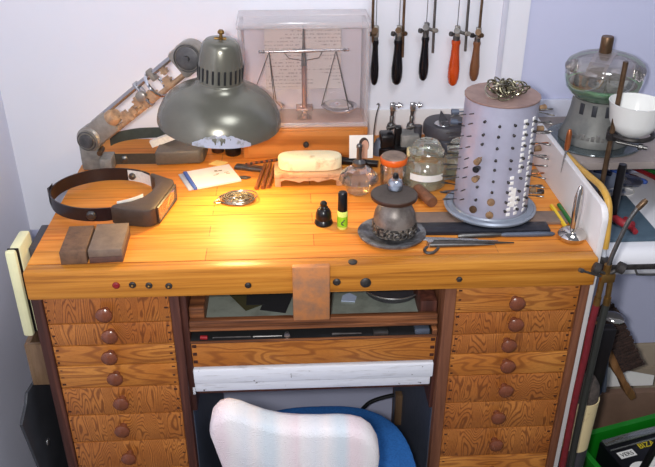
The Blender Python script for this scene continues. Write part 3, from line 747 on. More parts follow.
# little bottles in the middle
fb = thing('black_bottle', 'small glossy black bell-shaped bottle left of the green-labelled bottle', 'bottle', (.521,.152,ZT))
Tb = Matrix.Translation((.521,.152,ZT))
part('bottle_body', P().lathe([(0,0),(.0165,0),(.018,.003),(.0165,.008),(.0145,.011),(.0155,.016),(.0145,.024),(.0115,.031),(.008,.034),(0,.034)], 24, Tb), 'blackpl', fb)
part('cap', P().lathe([(.0,.033),(.0085,.033),(.0085,.036),(.0065,.038),(.0068,.044),(.004,.0475),(0,.048)], 18, Tb), 'blackpl', fb)
gb = thing('applicator_bottle', 'slim bottle with black cap and lime green label on bench', 'bottle', (.5555,.133,ZT))
Tg = Matrix.Translation((.5555,.133,ZT))
part('bottle_body', P().lathe([(0,0),(.0085,0),(.0098,.002),(.0098,.036),(.008,.039),(0,.039)], 22, Tg), 'lime', gb)
part('label', P().lathe([(.0100,.006),(.0100,.027)], 22, Tg), 'green', gb, 'lime green label')
part('label_mark', P().tube([(.5575,.1228,ZT+.019),(.554,.1228,ZT+.017),(.5535,.1228,ZT+.013),(.5575,.1229,ZT+.011)], .0011, 5, 3).cyl((.5575,.1228,ZT+.0205),(.5585,.1228,ZT+.0225),.001), 'darkgrey', gb)
part('cap', P().lathe([(0,.037),(.0088,.037),(.0092,.039),(.0086,.073),(.007,.0755),(0,.076)], 22, Tg), 'blackpl', gb)

# bars, file and pliers under the drum
single('grey_strip', P().box((.690,.130,ZT), (.985,.176,ZT+.006), .001, rotz((.83,.15,0), -.03)), 'bar_t', 'flat grey-brown strip behind the black bar under the tool drum', 'strip', (.83,.15,ZT))
single('black_bar', P().box((.668,.093,ZT), (.940,.1275,ZT+.010), .0015, rotz((.8,.11,0), -.03)), 'bar_b', 'long black bar running under the tool drum', 'bar', (.8,.11,ZT))
ff = thing('hand_file', 'slim grey file lying along the front of the tool drum', 'file', (.845,.082,ZT))
part('handle', P().rod((.765,.083,ZT+.005), (.845,.084,ZT+.005), [(0,.0035),(.1,.005),(.8,.005),(1,.0035)], 12), 'steel_d', ff)
part('blade', P().rod((.845,.084,ZT+.005), (.945,.083,ZT+.005), [(0,.0032),(.1,.0045),(.7,.005),(.95,.0042),(1,.002)], 12), 'slategrey', ff)
def scissor(lb, a, b, w, mt, dx):
    pass
pl = thing('needle_pliers', 'long dark needle pliers with looped handles lying front right of bench', 'pliers', (.76,.055,ZT))
part('jaw', P().rod((.715,.062,ZT+.005), (.862,.056,ZT+.004), [(0,.0045),(.15,.005),(.5,.0038),(1,.0012)], 10), 'iron', pl)
part('jaw', P().rod((.708,.054,ZT+.004), (.825,.051,ZT+.004), [(0,.004),(.2,.0045),(.6,.003),(1,.001)], 10), 'steel_d', pl)
part('pivot', P().cyl((.709,.059,ZT), (.709,.059,ZT+.011), .006), 'steel', pl)
part('finger_loop', P().tube([(.702,.050,ZT+.003),(.696,.040,ZT+.003),(.699,.030,ZT+.003),(.710,.030,ZT+.003),(.717,.038,ZT+.003),(.722,.046,ZT+.003)], .0028, 8, 4), 'steel_d', pl)
tw = P(); tw.rod((.690,.078,ZT+.003), (.835,.066,ZT+.003), [(0,.003),(.4,.0028),(1,.001)], 8); tw.rod((.690,.082,ZT+.003), (.80,.073,ZT+.003), [(0,.003),(.4,.0028),(1,.001)], 8)
single('tweezers', tw, 'steel', 'bright steel tweezers lying behind the needle pliers', 'tweezers', (.75,.07,ZT))

# ------------------------------------------------------------------ tool drum with burs
DX, DY, DR, DZ0, DZ1 = .846, .183, .0665, ZT+.012, 1.181
dr = thing('bur_drum', 'large grey upright drum studded with rotary burs', 'tool drum', (DX,DY,ZT+.010))
Td = Matrix.Translation((DX,DY,0)) @ Matrix.Rotation(PI/16,4,'Z')
part('base_lip', P().lathe([(0,ZT+.0102),(.078,ZT+.0102),(.087,ZT+.013),(.0885,ZT+.017),(.085,ZT+.020),(.082,ZT+.018),(.074,ZT+.019),(.072,ZT+.022)], 56, Td), 'drumlip', dr)
part('drum_body', P().lathe([(.0705,ZT+.019),(.0705,ZT+.03),(DR,DZ1-.004)], 24, Td), 'drum', dr, ang=25)
part('drum_top', P().lathe([(DR+.0005,DZ1-.004),(DR+.0018,DZ1-.002),(DR+.0018,DZ1),(0,DZ1)], 24, Td), 'drumtop', dr, 'brown top board', ang=15)
part('paper_label', P().quad(*(Matrix.Translation((DX,DY,0)) @ Matrix.Rotation(a,4,'Z') @ V((.0702,0,z)) for a, z in ((-PI/2+.25,.985),(-PI/2+.40,.985),(-PI/2+.40,1.024),(-PI/2+.25,1.024)))), 'paper', dr, 'upright white label')
# bur prototypes along local +Z
def bur(kind):
    m = P()
    if kind == 'bur': m.rod((0,0,-.006),(0,0,.008),[(0,.0014),(.60,.0014),(.62,.0023),(.9,.0028),(1,.0016)],8)
    elif kind == 'long': m.rod((0,0,-.006),(0,0,.030),[(0,.0011),(.6,.0011),(.62,.0017),(.9,.0019),(1,.0008)],8)
    elif kind == 'wheel': m.rod((0,0,-.006),(0,0,.016),[(0,.0012),(.78,.0012),(.8,.0072),(.93,.0072),(.95,.002),(1,.002)],14)
    elif kind == 'cup': m.rod((0,0,-.006),(0,0,.024),[(0,.0013),(.5,.0013),(.52,.0048),(.8,.0058),(.95,.0062),(1,.005)],12)
    elif kind == 'pin': m.rod((0,0,-.006),(0,0,.012),[(0,.0011),(.8,.0011),(1,.0007)],6)
    return m.mesh('bur_'+kind)
BM = {k: bur(k) for k in ('bur','long','wheel','cup','pin')}
cols = {}
for k in BM:
    for mt in ('iron','steel','tan','steel_d','china','bronze','blackpl'): pass
def add_bur(kind, mat, ang, z, lb, group, roll=0, tilt=0, tagged=False):
    key = (kind, mat)
    if key not in cols:
        me = BM[kind].copy(); me.materials.append(M[mat]); cols[key] = me
    o = bpy.data.objects.new('rotary_bur', cols[key]); C.objects.link(o)
    d = V((math.sin(ang)*math.cos(tilt), -math.cos(ang)*math.cos(tilt), math.sin(tilt)))
    rr = .0702 - (z-ZT-.03)*.0190
    o.location = (DX + math.sin(ang)*rr*.985, DY - math.cos(ang)*rr*.985, z); o.rotation_euler = d.to_track_quat('Z','Y').to_euler()
    o['label'] = lb; o['category'] = 'rotary bur'; o['group'] = group
D2R = PI/180
ROW = [1.148-.0213*i for i in range(9)]
colspec = [
 (-95,'left rim edge'),(-80,'left edge'),(-60,'left pink-tinted face'),(-37,'left of centre face'),(-15,'centre left face'),(7,'centre face'),(27,'right of centre face'),(46,'right face'),(66,'far right face'),(88,'right edge'),(100,'right rim edge')]
LB = {
 -95:('long','iron','dark long bur standing out behind the left edge of the drum','burs on the far left edge of the drum'),
 -80:('long','steel_d','dull steel bur sticking out from the left edge of the drum','burs on the left edge of the drum'),
 -60:('pin','iron','thin dark pin bur on the left side face of the drum','pin burs on the drum side'),
 -37:('bur','iron','dark slim bur in the left drum column that throws its shank sideways','burs in the left column'),
 -15:('bur','iron','dark bur seen end-on in the column left of the drum centre','burs in the centre left column'),
 7:('bur','iron','dark bur seen end-on in the column right of the drum centre','burs in the centre column'),
 27:('bur','iron','grey bur beside white tags in the inner tagged drum column','burs in the inner tagged column'),
 46:('bur','iron','grey bur beside white tags in the outer tagged drum column','burs in the outer tagged column'),
 66:('long','steel_d','grey long bur just inside the right edge of the drum','burs inside the right edge'),
 88:('long','steel_d','dull steel bur sticking out from the right edge of the drum','burs on the right edge of the drum'),
 100:('cup','tan','tan polishing point sticking out behind the right edge of the drum','points behind the right edge')}
for deg, _ in colspec:
    kind, mat, lb, grp = LB[deg]
    for i, z in enumerate(ROW):
        k, mt, l2, g2 = kind, mat, lb, grp
        zz = z + .003*random.uniform(-1,1) + (.0107 if deg in (-60,66) else 0)
        if zz > 1.165: continue
        if deg == -37 and i in (3,5): k, mt, l2, g2 = 'cup','tan','tan cup brush mounted low on the left face of the drum','tan cup brushes on the drum'
        if deg == -37 and i == 4: k, mt, l2, g2 = 'cup','blackpl','black cup brush between two tan ones on the left face of the drum', None
        if deg == -37 and i == 8: k, mt, l2, g2 = 'wheel','bronze','round brown wheel lowest on the left face of the drum', None
        if deg == -15 and i in (7,8): k, mt, l2, g2 = 'wheel','tan','small tan wheel low on the drum, left of centre','tan wheels low on the drum'
        if deg == 88 and i in (3,5,6): mt, k, l2, g2 = 'copper','long','coppery long bur on the right edge of the drum','coppery burs on the right edge'
        if deg == 100 and i % 2: continue
        if deg == -95 and i == 0: k, mt, l2, g2 = 'cup','slategrey','blue-grey cup brush, topmost on the left rim of the drum', None
        if deg == -95 and i == 1: k, mt, l2, g2 = 'cup','slategrey','blue-grey cup brush, second from top on the left rim', None
        add_bur(k, mt, deg*D2R, zz, l2, g2 or 'single burs on the drum', tilt=random.uniform(-.12,.16))
tg_n = 0
for deg in (14.5, 27, 46):
    for i, z in enumerate(ROW):
        if deg == 14.5 and (i < 5): continue
        if deg == 27 and i in (5,6): continue
        for dz in (-.003, .0075):
            a = deg*D2R - .02*random.random(); rr = .0703 - (z-ZT-.03)*.0190
            Tt = Matrix.Translation((DX+math.sin(a)*rr, DY-math.cos(a)*rr, z+dz-.004)) @ Matrix.Rotation(a,4,'Z')
            part('tag', P().box((-.0042,-.0012,-.0031), (.0036,.0012,.0031), .0003, Tt), 'paper', dr)
# heap of rings on the drum
for i in range(16):
    a = i*2.4; rr = .005+.024*math.sqrt(i/16); R_ = random.uniform(.010,.017)
    tl = V((random.uniform(-.9,.9), random.uniform(-.9,.9), 1)).normalized()
    lay = R_*math.sqrt(max(0,1-tl.z**2)) + .0016
    m = P(); m.ring((0,0,lay + .0006*(15-i)*.8), R_, .0015, tl, 20, 6)
    if i % 3 == 0: m.ball((R_*.2,0,lay+.004), .0042)
    single('wire_ring', m, 'ringwire' if i % 4 else 'wire', 'tarnished wire ring in the heap on top of the drum', 'ring', (DX+.002+rr*math.cos(a), DY-.008+rr*math.sin(a)*.8, DZ1), 'heap of wire rings on the drum', local=True)
for i in range(7):
    a = i*2.1+.4; m = P(); R_ = .012
    m.ring((0,0,R_+.006), R_, .0016, (math.cos(a), math.sin(a), .35), 18, 6)
    single('wire_ring', m, 'ringwire', 'tarnished wire ring in the heap on top of the drum', 'ring', (DX+.002+.012*math.cos(a), DY-.008+.010*math.sin(a), DZ1), 'heap of wire rings on the drum', local=True)
single('wire_ring', P().ring((0,0,.012), .0105, .0012, (.35,-1,.5), 22, 6), 'ringwire', 'thin wire loop standing at right of the ring heap on the drum', 'ring', (DX+.034,DY-.002,DZ1), local=True)

# ------------------------------------------------------------------ right end of the bench
dh = thing('ring_mandrel', 'polished silver dome with a tall tapered spike at bench right corner', 'mandrel', (.9735,.072,ZT))
Tm = Matrix.Translation((.9735,.072,ZT))
part('dome', P().lathe([(0,0),(.018,0),(.0245,.004),(.026,.010),(.0225,.016),(.013,.020),(.007,.021),(0,.021)], 32, Tm), 'silverlid', dh)
part('spike', P().lathe([(0,.020),(.0062,.020),(.0064,.04),(.0074,.06),(.0070,.085),(.0035,.106),(0,.110)], 18, Tm), 'silverlid', dh)
for a, b, mt, lb in (((.974,.196),(.9745,.105),'pencil_y','short yellow pencil lying left of the green one by the rail'),((.990,.200),(.9905,.112),'pencil_g','short green pencil lying against the white rail')):
    single('pencil', P().cyl((a[0],a[1],ZT+.0042), (b[0],b[1],ZT+.0042), .0042, None, 6), mt, lb, 'pencil', (a[0],.15,ZT))
single('hex_nut', P().lathe([(.0035,0),(.0078,0),(.0078,.006),(.0035,.006),(.0035,0)], 6, Matrix.Identity(4)), 'iron', 'small dark nut on the bench between drum and white rail', 'nut', (.972,.262,ZT), local=True, rotz=.3)
cp = thing('scribing_pick', 'copper-handled pick hooked over the top of the white rail', 'pick', (1.0,.24,1.0))
part('handle', P().rod((.9975,.226,1.050), (.9985,.228,1.092), [(0,.0035),(.2,.0055),(.8,.0052),(1,.003)], 14), 'copper', cp)
part('needle', P().rod((.992,.222,1.004), (.9975,.226,1.051), [(0,.0004),(.5,.0018),(1,.0022)], 8).rod((.996,.230,1.018), (.998,.227,1.051), [(0,.0004),(.5,.0014),(1,.002)], 8), 'steel', cp)

tb = thing('rubber_tube', 'amber rubber tube curving over the front of the white rail', 'tube', (1.012,.12,.95))
part('tube', P().tube([(1.019,.275,1.018),(1.019,.245,1.020),(1.019,.209,1.022),(1.019,.146,1.030),(1.019,.098,1.036),(1.019,.066,1.033),(1.019,.047,1.022),(1.019,.038,1.003),(1.019,.029,.964),(1.019,.027,.945)], .0062, 12, 5), 'tubber', tb)
part('grey_end', P().tube([(1.019,.028,.950),(1.019,.025,.93),(1.019,.010,.90)], .0046, 10, 4), 'greytube', tb, 'pale grey lower end')

# torch clipped to the bench corner
to = thing('gas_torch', 'brass gas torch with twin hoses clipped to the right bench corner', 'torch', (1.01,-.012,.86))
part('valve_body', P().box((1.002,-.019,.900), (1.028,-.006,.918), .003).cyl((1.006,-.012,.862),(1.007,-.012,.905),.0052).cyl((1.024,-.012,.862),(1.022,-.012,.905),.0052).cyl((1.012,-.012,.915),(1.012,-.012,.935),.0065), 'brass', to)
for x in (.988,1.031):
    part('valve_knob', P().rod((x-.006,-.020,.936), (x+.006,-.024,.932), [(0,.008),(.1,.0105),(.9,.0105),(1,.008)], 14), 'iron', to)
    part('valve_stem', P().cyl((x,-.020,.930), (1.014,-.012,.915), .0035), 'steel_d', to)
part('lever', P().rod((1.0,-.018,.915), (.958,-.022,.932), [(0,.0025),(.8,.002),(.85,.0042),(1,.004)], 10), 'steel_d', to)
part('torch_neck', P().tube([(1.012,-.012,.92),(1.016,-.012,.955),(1.026,-.012,1.000),(1.034,-.011,1.026),(1.044,-.010,1.046)], .0040, 12, 4), 'steel_d', to)
part('torch_tip', P().rod((1.042,-.010,1.042), (1.056,-.009,1.060), [(0,.004),(.2,.0052),(.8,.0052),(1,.0035)], 12), 'bronze', to)
part('fitting', P().cyl((1.006,-.012,.845), (1.006,-.012,.866), .0066), 'brass', to)
part('fitting', P().cyl((1.024,-.012,.845), (1.024,-.012,.866), .0066), 'brass', to)
part('hose', P().tube([(1.006,-.012,.85),(1.003,-.014,.80),(1.004,-.014,.74),(1.002,-.014,.64),(1.004,-.014,.50),(1.006,-.014,.40),(1.01,-.02,.2),(1.02,-.06,.05),(1.05,-.16,.01),(1.15,-.28,.0085)], .0068, 12, 4), 'hose_r', to, 'dark red hose')
part('hose', P().tube([(1.024,-.012,.85),(1.0215,-.013,.80),(1.021,-.013,.74),(1.020,-.013,.64),(1.021,-.013,.50),(1.024,-.012,.40),(1.03,-.02,.2),(1.045,-.06,.05),(1.08,-.16,.01),(1.18,-.26,.0085)], .0068, 12, 4), 'hose_g', to, 'dark green-black hose')
hk = thing('torch_rest', 'flat dark steel arm reaching right from the torch clip', 'bracket', (1.03,0,.91))
part('arm', P().box((1.016,-.002,.916), (1.16,.002,.926), .001), 'iron', hk)
part('hook', P().tube([(1.068,-.002,.918),(1.072,-.004,.910),(1.080,-.004,.907),(1.16,-.004,.905)], .002, 8, 3), 'steel_d', hk)
part('clamp', P().box((1.0125,.001,.900), (1.026,.024,.93), .001), 'iron', hk)

# ------------------------------------------------------------------ balance in its case on the wooden box
bc = thing('balance_case', 'small balance in a clear case on an orange wooden drawer box', 'balance', (.495,.52,ZT))
part('drawer_box', P().box((.357,.464,ZT), (.634,.582,1.009), .002), 'boxwood', bc)
dw = part('drawer', P().box((.368,.460,ZT+.005), (.624,.466,1.003), .001), 'boxwood', bc)
part('knob', P().rod((.496,.460,.976), (.496,.446,.976), [(0,.003),(.3,.003),(.4,.0064),(.8,.0066),(1,.004)], 14), 'iron', dw)
part('case_floor', P().box((.356,.472,1.009), (.634,.579,1.013), .001), 'pinkboard', bc)
part('bottom_rail', P().box((.3555,.469,1.009), (.634,.4735,1.019), .001), 'acrylic_m', bc)
part('front_pane', P().box((.358,.4705,1.019), (.632,.4725,1.229)), 'acrylic', bc)
part('back_pane', P().box((.358,.574,1.013), (.632,.576,1.229)), 'acrylic', bc)
for x in (.3565,.6255): part('side_post', P().box((x,.470,1.009), (x+.008,.577,1.229), .001), 'acrylic_m', bc, 'milky clear edge')
part('lid', P().box((.3545,.466,1.228), (.635,.580,1.242), .002), 'acrylic_m', bc, 'milky clear lid')
part('chart', P().box((.409,.571,1.064), (.580,.573,1.2105)), 'chart', bc, 'printed chart sheet behind the balance')
part('pillar', P().rod((.495,.520,1.013), (.495,.520,1.14), [(0,.008),(.06,.008),(.08,.0058),(.95,.0054),(1,.0047)], 18), 'pink_metal', bc)
part('pillar_base', P().box((.478,.503,1.013), (.512,.537,1.036), .002), 'acrylic', bc)
part('pillar_cap', P().box((.4765,.502,1.036), (.5135,.538,1.040), .001), 'pink_metal', bc)
part('pointer', P().rod((.495,.517,1.135), (.495,.517,1.224), [(0,.006),(.3,.005),(.5,.003),(1,.0018)], 10), 'steel_d', bc)
part('beam', P().rod((.411,.517,1.167), (.580,.517,1.169), [(0,.0018),(.3,.0032),(.46,.0048),(.54,.0048),(.7,.0032),(1,.0018)], 12).rod((.411,.517,1.167),(.397,.517,1.167),[(0,.0018),(.3,.0045),(.5,.002),(.9,.0035),(1,.001)],10).rod((.580,.517,1.169),(.594,.517,1.169),[(0,.0018),(.3,.0045),(.5,.002),(.9,.0035),(1,.001)],10), 'steel', bc)
part('rest_arm', P().tube([(.452,.517,1.166),(.462,.517,1.152),(.495,.517,1.146),(.528,.517,1.152),(.536,.517,1.167)], .0012, 6), 'steel_d', bc)
for cx_, zt, px_ in ((.420,1.166,.410),(.565,1.168,.574)):
    pn = part('pan', P().lathe([(.0,1.024),(.018,1.025),(.032,1.031),(.0405,1.040),(.041,1.0406),(.0395,1.0402),(.031,1.0325),(.017,1.0265),(0,1.0255)], 32, Matrix.Translation((px_,.522,0))), 'chrome', bc)
    w = P()
    for k in range(3):
        a = -PI/2 + .5 + k*2*PI/3
        w.cyl((cx_,.517,zt), (px_+.0405*math.cos(a), .522+.0385*math.sin(a), 1.0402), .0010, None, 6)
    part('pan_wire', w, 'iron', pn)

# ------------------------------------------------------------------ saws on the wall
ZH = 1.36
rail = single('hanging_rail', P().box((.60,YW-.030,ZH+.0), (.92,YW-.008,ZH+.03), .002), 'boxwood', 'wooden hanging rail on the wall above the row of saws', 'rail', (.76,YW-.02,ZH))
def saw(x, zt, zb, mat, lb, off, hr, kind):
    yb = YW-.024
    s = thing('jewelers_saw', lb, 'saw', (x,yb,zb), 0, 'saw frames hanging on the wall')
    part('handle', P().rod((x,yb,zt), (x,yb,zb), [(0,hr*.72),(.05,hr*.80),(.12,hr*.66),(.3,hr*.74),(.62,hr),(.82,hr*.98),(.95,hr*.75),(1,hr*.4)], 20), mat, s)
    part('ferrule', P().cyl((x,yb,zt-.004), (x,yb,zt+.010), hr*.6), 'steel_d', s)
    part('lower_clamp', P().box((x-.004,yb-.007,zt+.008), (x+.006,yb+.006,zt+.032), .001), 'armgrey' if kind else 'steel_d', s)
    part('thumbscrew', P().rod((x,yb-.007,zt+.024), (x-.004,yb-.018,zt+.026), [(0,.0025),(.4,.0025),(.5,.0068),(1,.0068)], 12), 'bronze' if kind == 2 else 'steel_d', s)
    fx = x + off[0]; zl = off[1]
    part('frame', P().tube([(x+.002,yb,zt+.02),(fx,yb-.002,zt+.022 if zl > zt else zt+.014)], .0038, 8).tube([(fx+.002,yb-.002,zl),(fx,yb-.002,zt+.05),(fx-.001,yb-.002,ZH+.05),(x-.001,yb-.002,ZH+.05)], .0030, 8), 'steel_d' if kind != 2 else 'bronze', s)
    part('slide_clamp', P().rod((fx,yb-.006,zt+.016), (fx+.004,yb-.016,zt+.018), [(0,.005),(.4,.005),(.5,.0035),(.6,.0055),(1,.005)], 10), 'bronze' if kind == 2 else 'armgrey', s)
    part('blade', P().box((x-.0006,yb-.001,zt+.03), (x+.0006,yb+.001,ZH+.05)), 'steel_d', s)
    part('side_screw', P().rod((x-.006,yb-.002,zt+.014), (x-.016,yb-.006,zt+.016), [(0,.0025),(.4,.0025),(.5,.0055),(1,.0055)], 10), 'steel_d', s)
saw(.6575,1.173,1.070,'blackhandle','black-handled saw hanging first from the left, touching the balance case',(-.008,1.169),.0094,2)
saw(.7090,1.173,1.070,'blackhandle','fat black-handled saw hanging second from the left on the wall',(.009,1.134),.0128,2)
saw(.7700,1.179,1.079,'blackhandle','slim black-handled saw hanging in the middle of the row, left of the orange one',(.0165,1.143),.0111,0)
saw(.8400,1.171,1.066,'orangehandle','orange-handled saw hanging fourth from the left on the wall',(.0205,1.146),.0131,1)
saw(.8880,1.167,1.076,'brownhandle','saw with brown wooden handle, rightmost of the hanging row',(.002,1.158),.0109,2)

# ------------------------------------------------------------------ vises and can at the back
def clampstand(x, mt_b, lb, wax):
    c = thing('arm_clamp', lb, 'clamp', (x,.49,ZT))
    if not wax:
        part('foot', P().prism([(-.034,-.026),(.008,-.040),(.032,-.030),(.026,.016),(-.016,.022)], 0, .020, Matrix.Translation((x,.485,ZT)), .003).box((x-.030,.458,ZT+.018), (x+.002,.50,ZT+.050), .005), 'blackpl', c)
        part('upright', P().box((x+.004,.478,ZT+.012), (x+.020,.498,ZT+.062), .003), 'blackpl', c)
    else:
        part('foot', P().box((x-.028,.465,ZT), (x+.014,.51,ZT+.048), .004), 'greyblock', c)
        part('wax', P().prism([(-.02,-.02),(.012,-.022),(.018,0),(.006,.012),(-.016,.008)], 0, .026, Matrix.Translation((x+.0,.448,ZT)), .004), 'yellowwax', c, 'lump of pale yellow wax')
        part('upright', P().cyl((x+.012,.485,ZT+.02), (x+.012,.485,ZT+.064), .009), 'darkgrey', c)
    part('swivel', P().ball((x-.004,.49,ZT+.062), .0095).rod((x-.004,.49,ZT+.06), (x-.002,.49,ZT+.100), [(0,.007),(.3,.0045),(.6,.005),(.65,.0035),(.9,.005),(1,.0055)], 12).cyl((x-.014,.486,ZT+.058),(x+.004,.48,ZT+.064),.004), 'steel_d', c)
    part('clamp_head', P().box((x-.008,.484,ZT+.098), (x+.004,.496,ZT+.116), .002), 'steel', c)
    part('wing_screw', P().rod((x+.004,.490,ZT+.110), (x+.018,.488,ZT+.111), [(0,.0025),(.35,.0025),(.4,.0072),(.65,.0072),(.7,.004),(1,.004)], 10), 'steel', c)
clampstand(.693,'blackpl','small jointed clamp on a black foot, nearer the balance case',False)
clampstand(.738,'greyblock','small jointed clamp on a grey block, beside the dark can',True)
cn = thing('dark_can', 'round dark blue-black can with lid at the bench back by the drum', 'can', (.822,.492,ZT))
Tk = Matrix.Translation((.814,.486,ZT)) @ Matrix.Diagonal((1.0,1.0,1.05,1))
part('can_body', P().lathe([(0,0),(.044,0),(.047,.004),(.047,.046),(0,.046)], 36, Tk), 'slategrey', cn)
part('can_lid', P().lathe([(.049,.042),(.052,.044),(.052,.062),(.049,.068),(.03,.070),(0,.070)], 36, Tk), 'darkgrey', cn)
part('label_disc', P().lathe([(0,.0702),(.019,.0702),(.018,.0715),(0,.0718)], 26, Tk @ Matrix.Translation((-.012,-.018,0))), 'steel', cn)
part('fin', P().prism([(0,0),(.022,0),(.004,.024)], -.002, .002, Matrix.Translation((.796,.490,ZT+.073)) @ Matrix.Rotation(PI/2,4,'X')), 'darkgrey', cn)
part('cross_lever', P().box((.80,.458,ZT+.0735), (.866,.472,ZT+.080), .002, rotz((.84,.46,0),.2)), 'darkgrey', cn)
single('wire_hook', P().tube([(.653,.515,ZT),(.654,.515,.985),(.658,.515,1.02),(.663,.515,1.040),(.661,.515,1.046),(.658,.514,1.043)], .0013, 6, 4).tube([(.645,.50,ZT+.0015),(.653,.515,ZT+.0015),(.663,.53,ZT+.0015)], .0015, 6), 'iron', 'thin upright bent wire between the balance case and the clamps', 'wire', (.653,.515,ZT))
single('grey_cone', P().lathe([(0,0),(.018,0),(.016,.02),(.008,.036),(0,.038)], 18), 'slategrey', 'small grey-blue mound right of the orange box behind the burner', 'weight', (.664,.478,ZT), local=True)

# ------------------------------------------------------------------ right-hand shelf and white table
sf = thing('wall_shelf', 'grey shelf on the right wall carrying the glass tumbler', 'shelf', (1.4,.44,.955))
part('shelf_board', P().box((1.016,.318,.964), (1.9,YW-.0125,.980), .002), 'shelf', sf)
part('shelf_edge', P().box((1.016,.315,.964), (1.9,.318,.9805), .001), 'shelf', sf)
wt = thing('white_table', 'low white table with rounded front edge right of the bench', 'table', (1.45,.38,0))
part('table_top', P().box((1.018,.168,.786), (1.9,.555,.850), .022, seg=4), 'whiteenamel', wt)
for x in (1.62,1.84): part('leg', P().box((x,.2,0), (x+.04,.24,.79), .002), 'whiteenamel', wt)
part('leg', P().box((1.84,.5,0), (1.88,.54,.79), .002), 'whiteenamel', wt)
part('added_fill_panel', P().box((1.03,.478,.374), (1.84,.484,.788)), 'lav', wt)  # added before the wall to catch more flash; lavender imitates the flash's cast
part('leg', P().box((1.03,.50,0), (1.07,.54,.79), .002), 'whiteenamel', wt)
single('cutting_mat', P().box((1.035,.206,.850), (1.222,.40,.860), .002), 'mat', 'blue-grey mat lying on the white table', 'mat', (1.13,.3,.85))

# tumbler
tu = thing('glass_tumbler', 'grey tumbler with glass bowl of green liquid on the shelf', 'tumbler', (1.137,.44,.98))
Tt = Matrix.Translation((1.137,.44,.98)) @ Matrix.Diagonal((.96,.96,.87,1))
part('foot_plate', P().lathe([(0,.0),(.104,0),(.108,.003),(.106,.006),(0,.007)], 48, Tt), 'tumfoot', tu)
part('base', P().lathe([(0,.007),(.078,.007),(.079,.012),(.073,.030),(.067,.05),(.061,.085),(.059,.118),(0,.118)], 40, Tt), 'tumgrey', tu)
sl = P()
for i in range(10):
    a = -PI/2 - 1.1 + i*2.2/9*1.0
    if i % 2 == 0: sl.box((.0575,-.0055,.084), (.0615,.0055,.112), .001, Tt @ Matrix.Rotation(a+.1,4,'Z'))
part('slots', sl, 'slate', tu)
sc = P()
for i in range(14):
    a = -PI/2-1+i*.15; r_ = .0745
    sc.box((r_-.004,-.004,.026), (r_+.0005,.004,.034+.004*(i%3)), .001, Tt @ Matrix.Rotation(a,4,'Z'))
part('base_lugs', sc, 'greyblock', tu)
part('bowl', P().lathe([(0,.112),(.046,.114),(.067,.124),(.081,.145),(.0862,.168),(.0870,.186),(.0872,.188)], 48, Tt), 'glass', tu)
part('liquid', P().lathe([(0,.1123),(.0455,.1143),(.0662,.1243),(.0798,.1446),(.0815,.152),(0,.152)], 48, Tt), 'greenliq', tu)
part('media', P().lathe([(.0,.166),(.03,.168),(.062,.160),(.074,.1525),(0,.1525)], 40, Tt), 'media', tu)
ld = part('lid', P().lathe([(.0872,.188),(.0872,.192),(.081,.205),(.064,.217),(.038,.226),(0,.229)], 48, Tt), 'lidglass', tu)
lbm = P()
prof = [(.0875,.1925),(.0813,.2058),(.0642,.2178),(.0382,.2268),(.010,.2298)]
for s in (1,):
    for (r0,z0),(r1,z1) in zip(prof, prof[1:]):
        aw_ = .021
        lbm.quad(*(Tt @ Matrix.Rotation(-2.2,4,'Z') @ V(p) for p in ((math.sqrt(max(0,r0*r0-aw_**2)) if r0>aw_ else .0,-aw_,z0),(math.sqrt(max(0,r0*r0-aw_**2)) if r0>aw_ else .0,aw_,z0),(math.sqrt(max(0,r1*r1-aw_**2)) if r1>aw_ else .0,aw_,z1+.0004),(math.sqrt(max(0,r1*r1-aw_**2)) if r1>aw_ else .0,-aw_,z1+.0004))))
part('lid_strip', lbm, 'lidband', ld, 'darker strip across the lid')
part('lid_knob', P().rod((1.130,.44,1.176), (1.130,.44,1.213), [(0,.0115),(.05,.013),(.9,.013),(1,.0115)], 20), 'bronze', ld)

# ring stand and bowl
BX, BY = 1.151, .292
rs_ = thing('ring_stand', 'rusty brown rod stand with dark ring holding the white bowl', 'stand', (1.108,.285,.86))
part('rod', P().cyl((1.108,.285,.861), (1.108,.285,1.206), .0052, None, 12), 'bronze', rs_)
part('foot', P().lathe([(0,.8605),(.016,.8605),(.014,.868),(.007,.872),(0,.872)], 18, Matrix.Translation((1.108,.285,0))), 'iron', rs_)
part('ring', P().ring((BX,BY,1.056), .042, .0048, seg=32, s2=8), 'iron', rs_)
part('ring_clamp', P().box((1.099,.279,1.044), (1.119,.292,1.060), .002), 'iron', rs_)
part('thumb_screw', P().rod((1.113,.272,1.046), (1.167,.245,1.042), [(0,.003),(.7,.003),(.72,.0065),(.85,.0065),(.88,.004),(1,.004)], 12), 'steel_d', rs_)
bw = single('china_bowl', P().lathe([(0,1.045),(.022,1.045),(.026,1.048),(.040,1.058),(.0475,1.075),(.0530,1.110),(.0545,1.114),(.0522,1.114),(.0455,1.078),(.037,1.060),(.02,1.053),(0,1.052)], 48, Matrix.Translation((BX,BY,.0085))), 'china', 'white china bowl resting in the dark ring of the rod stand', 'bowl', (BX,BY,1.05))

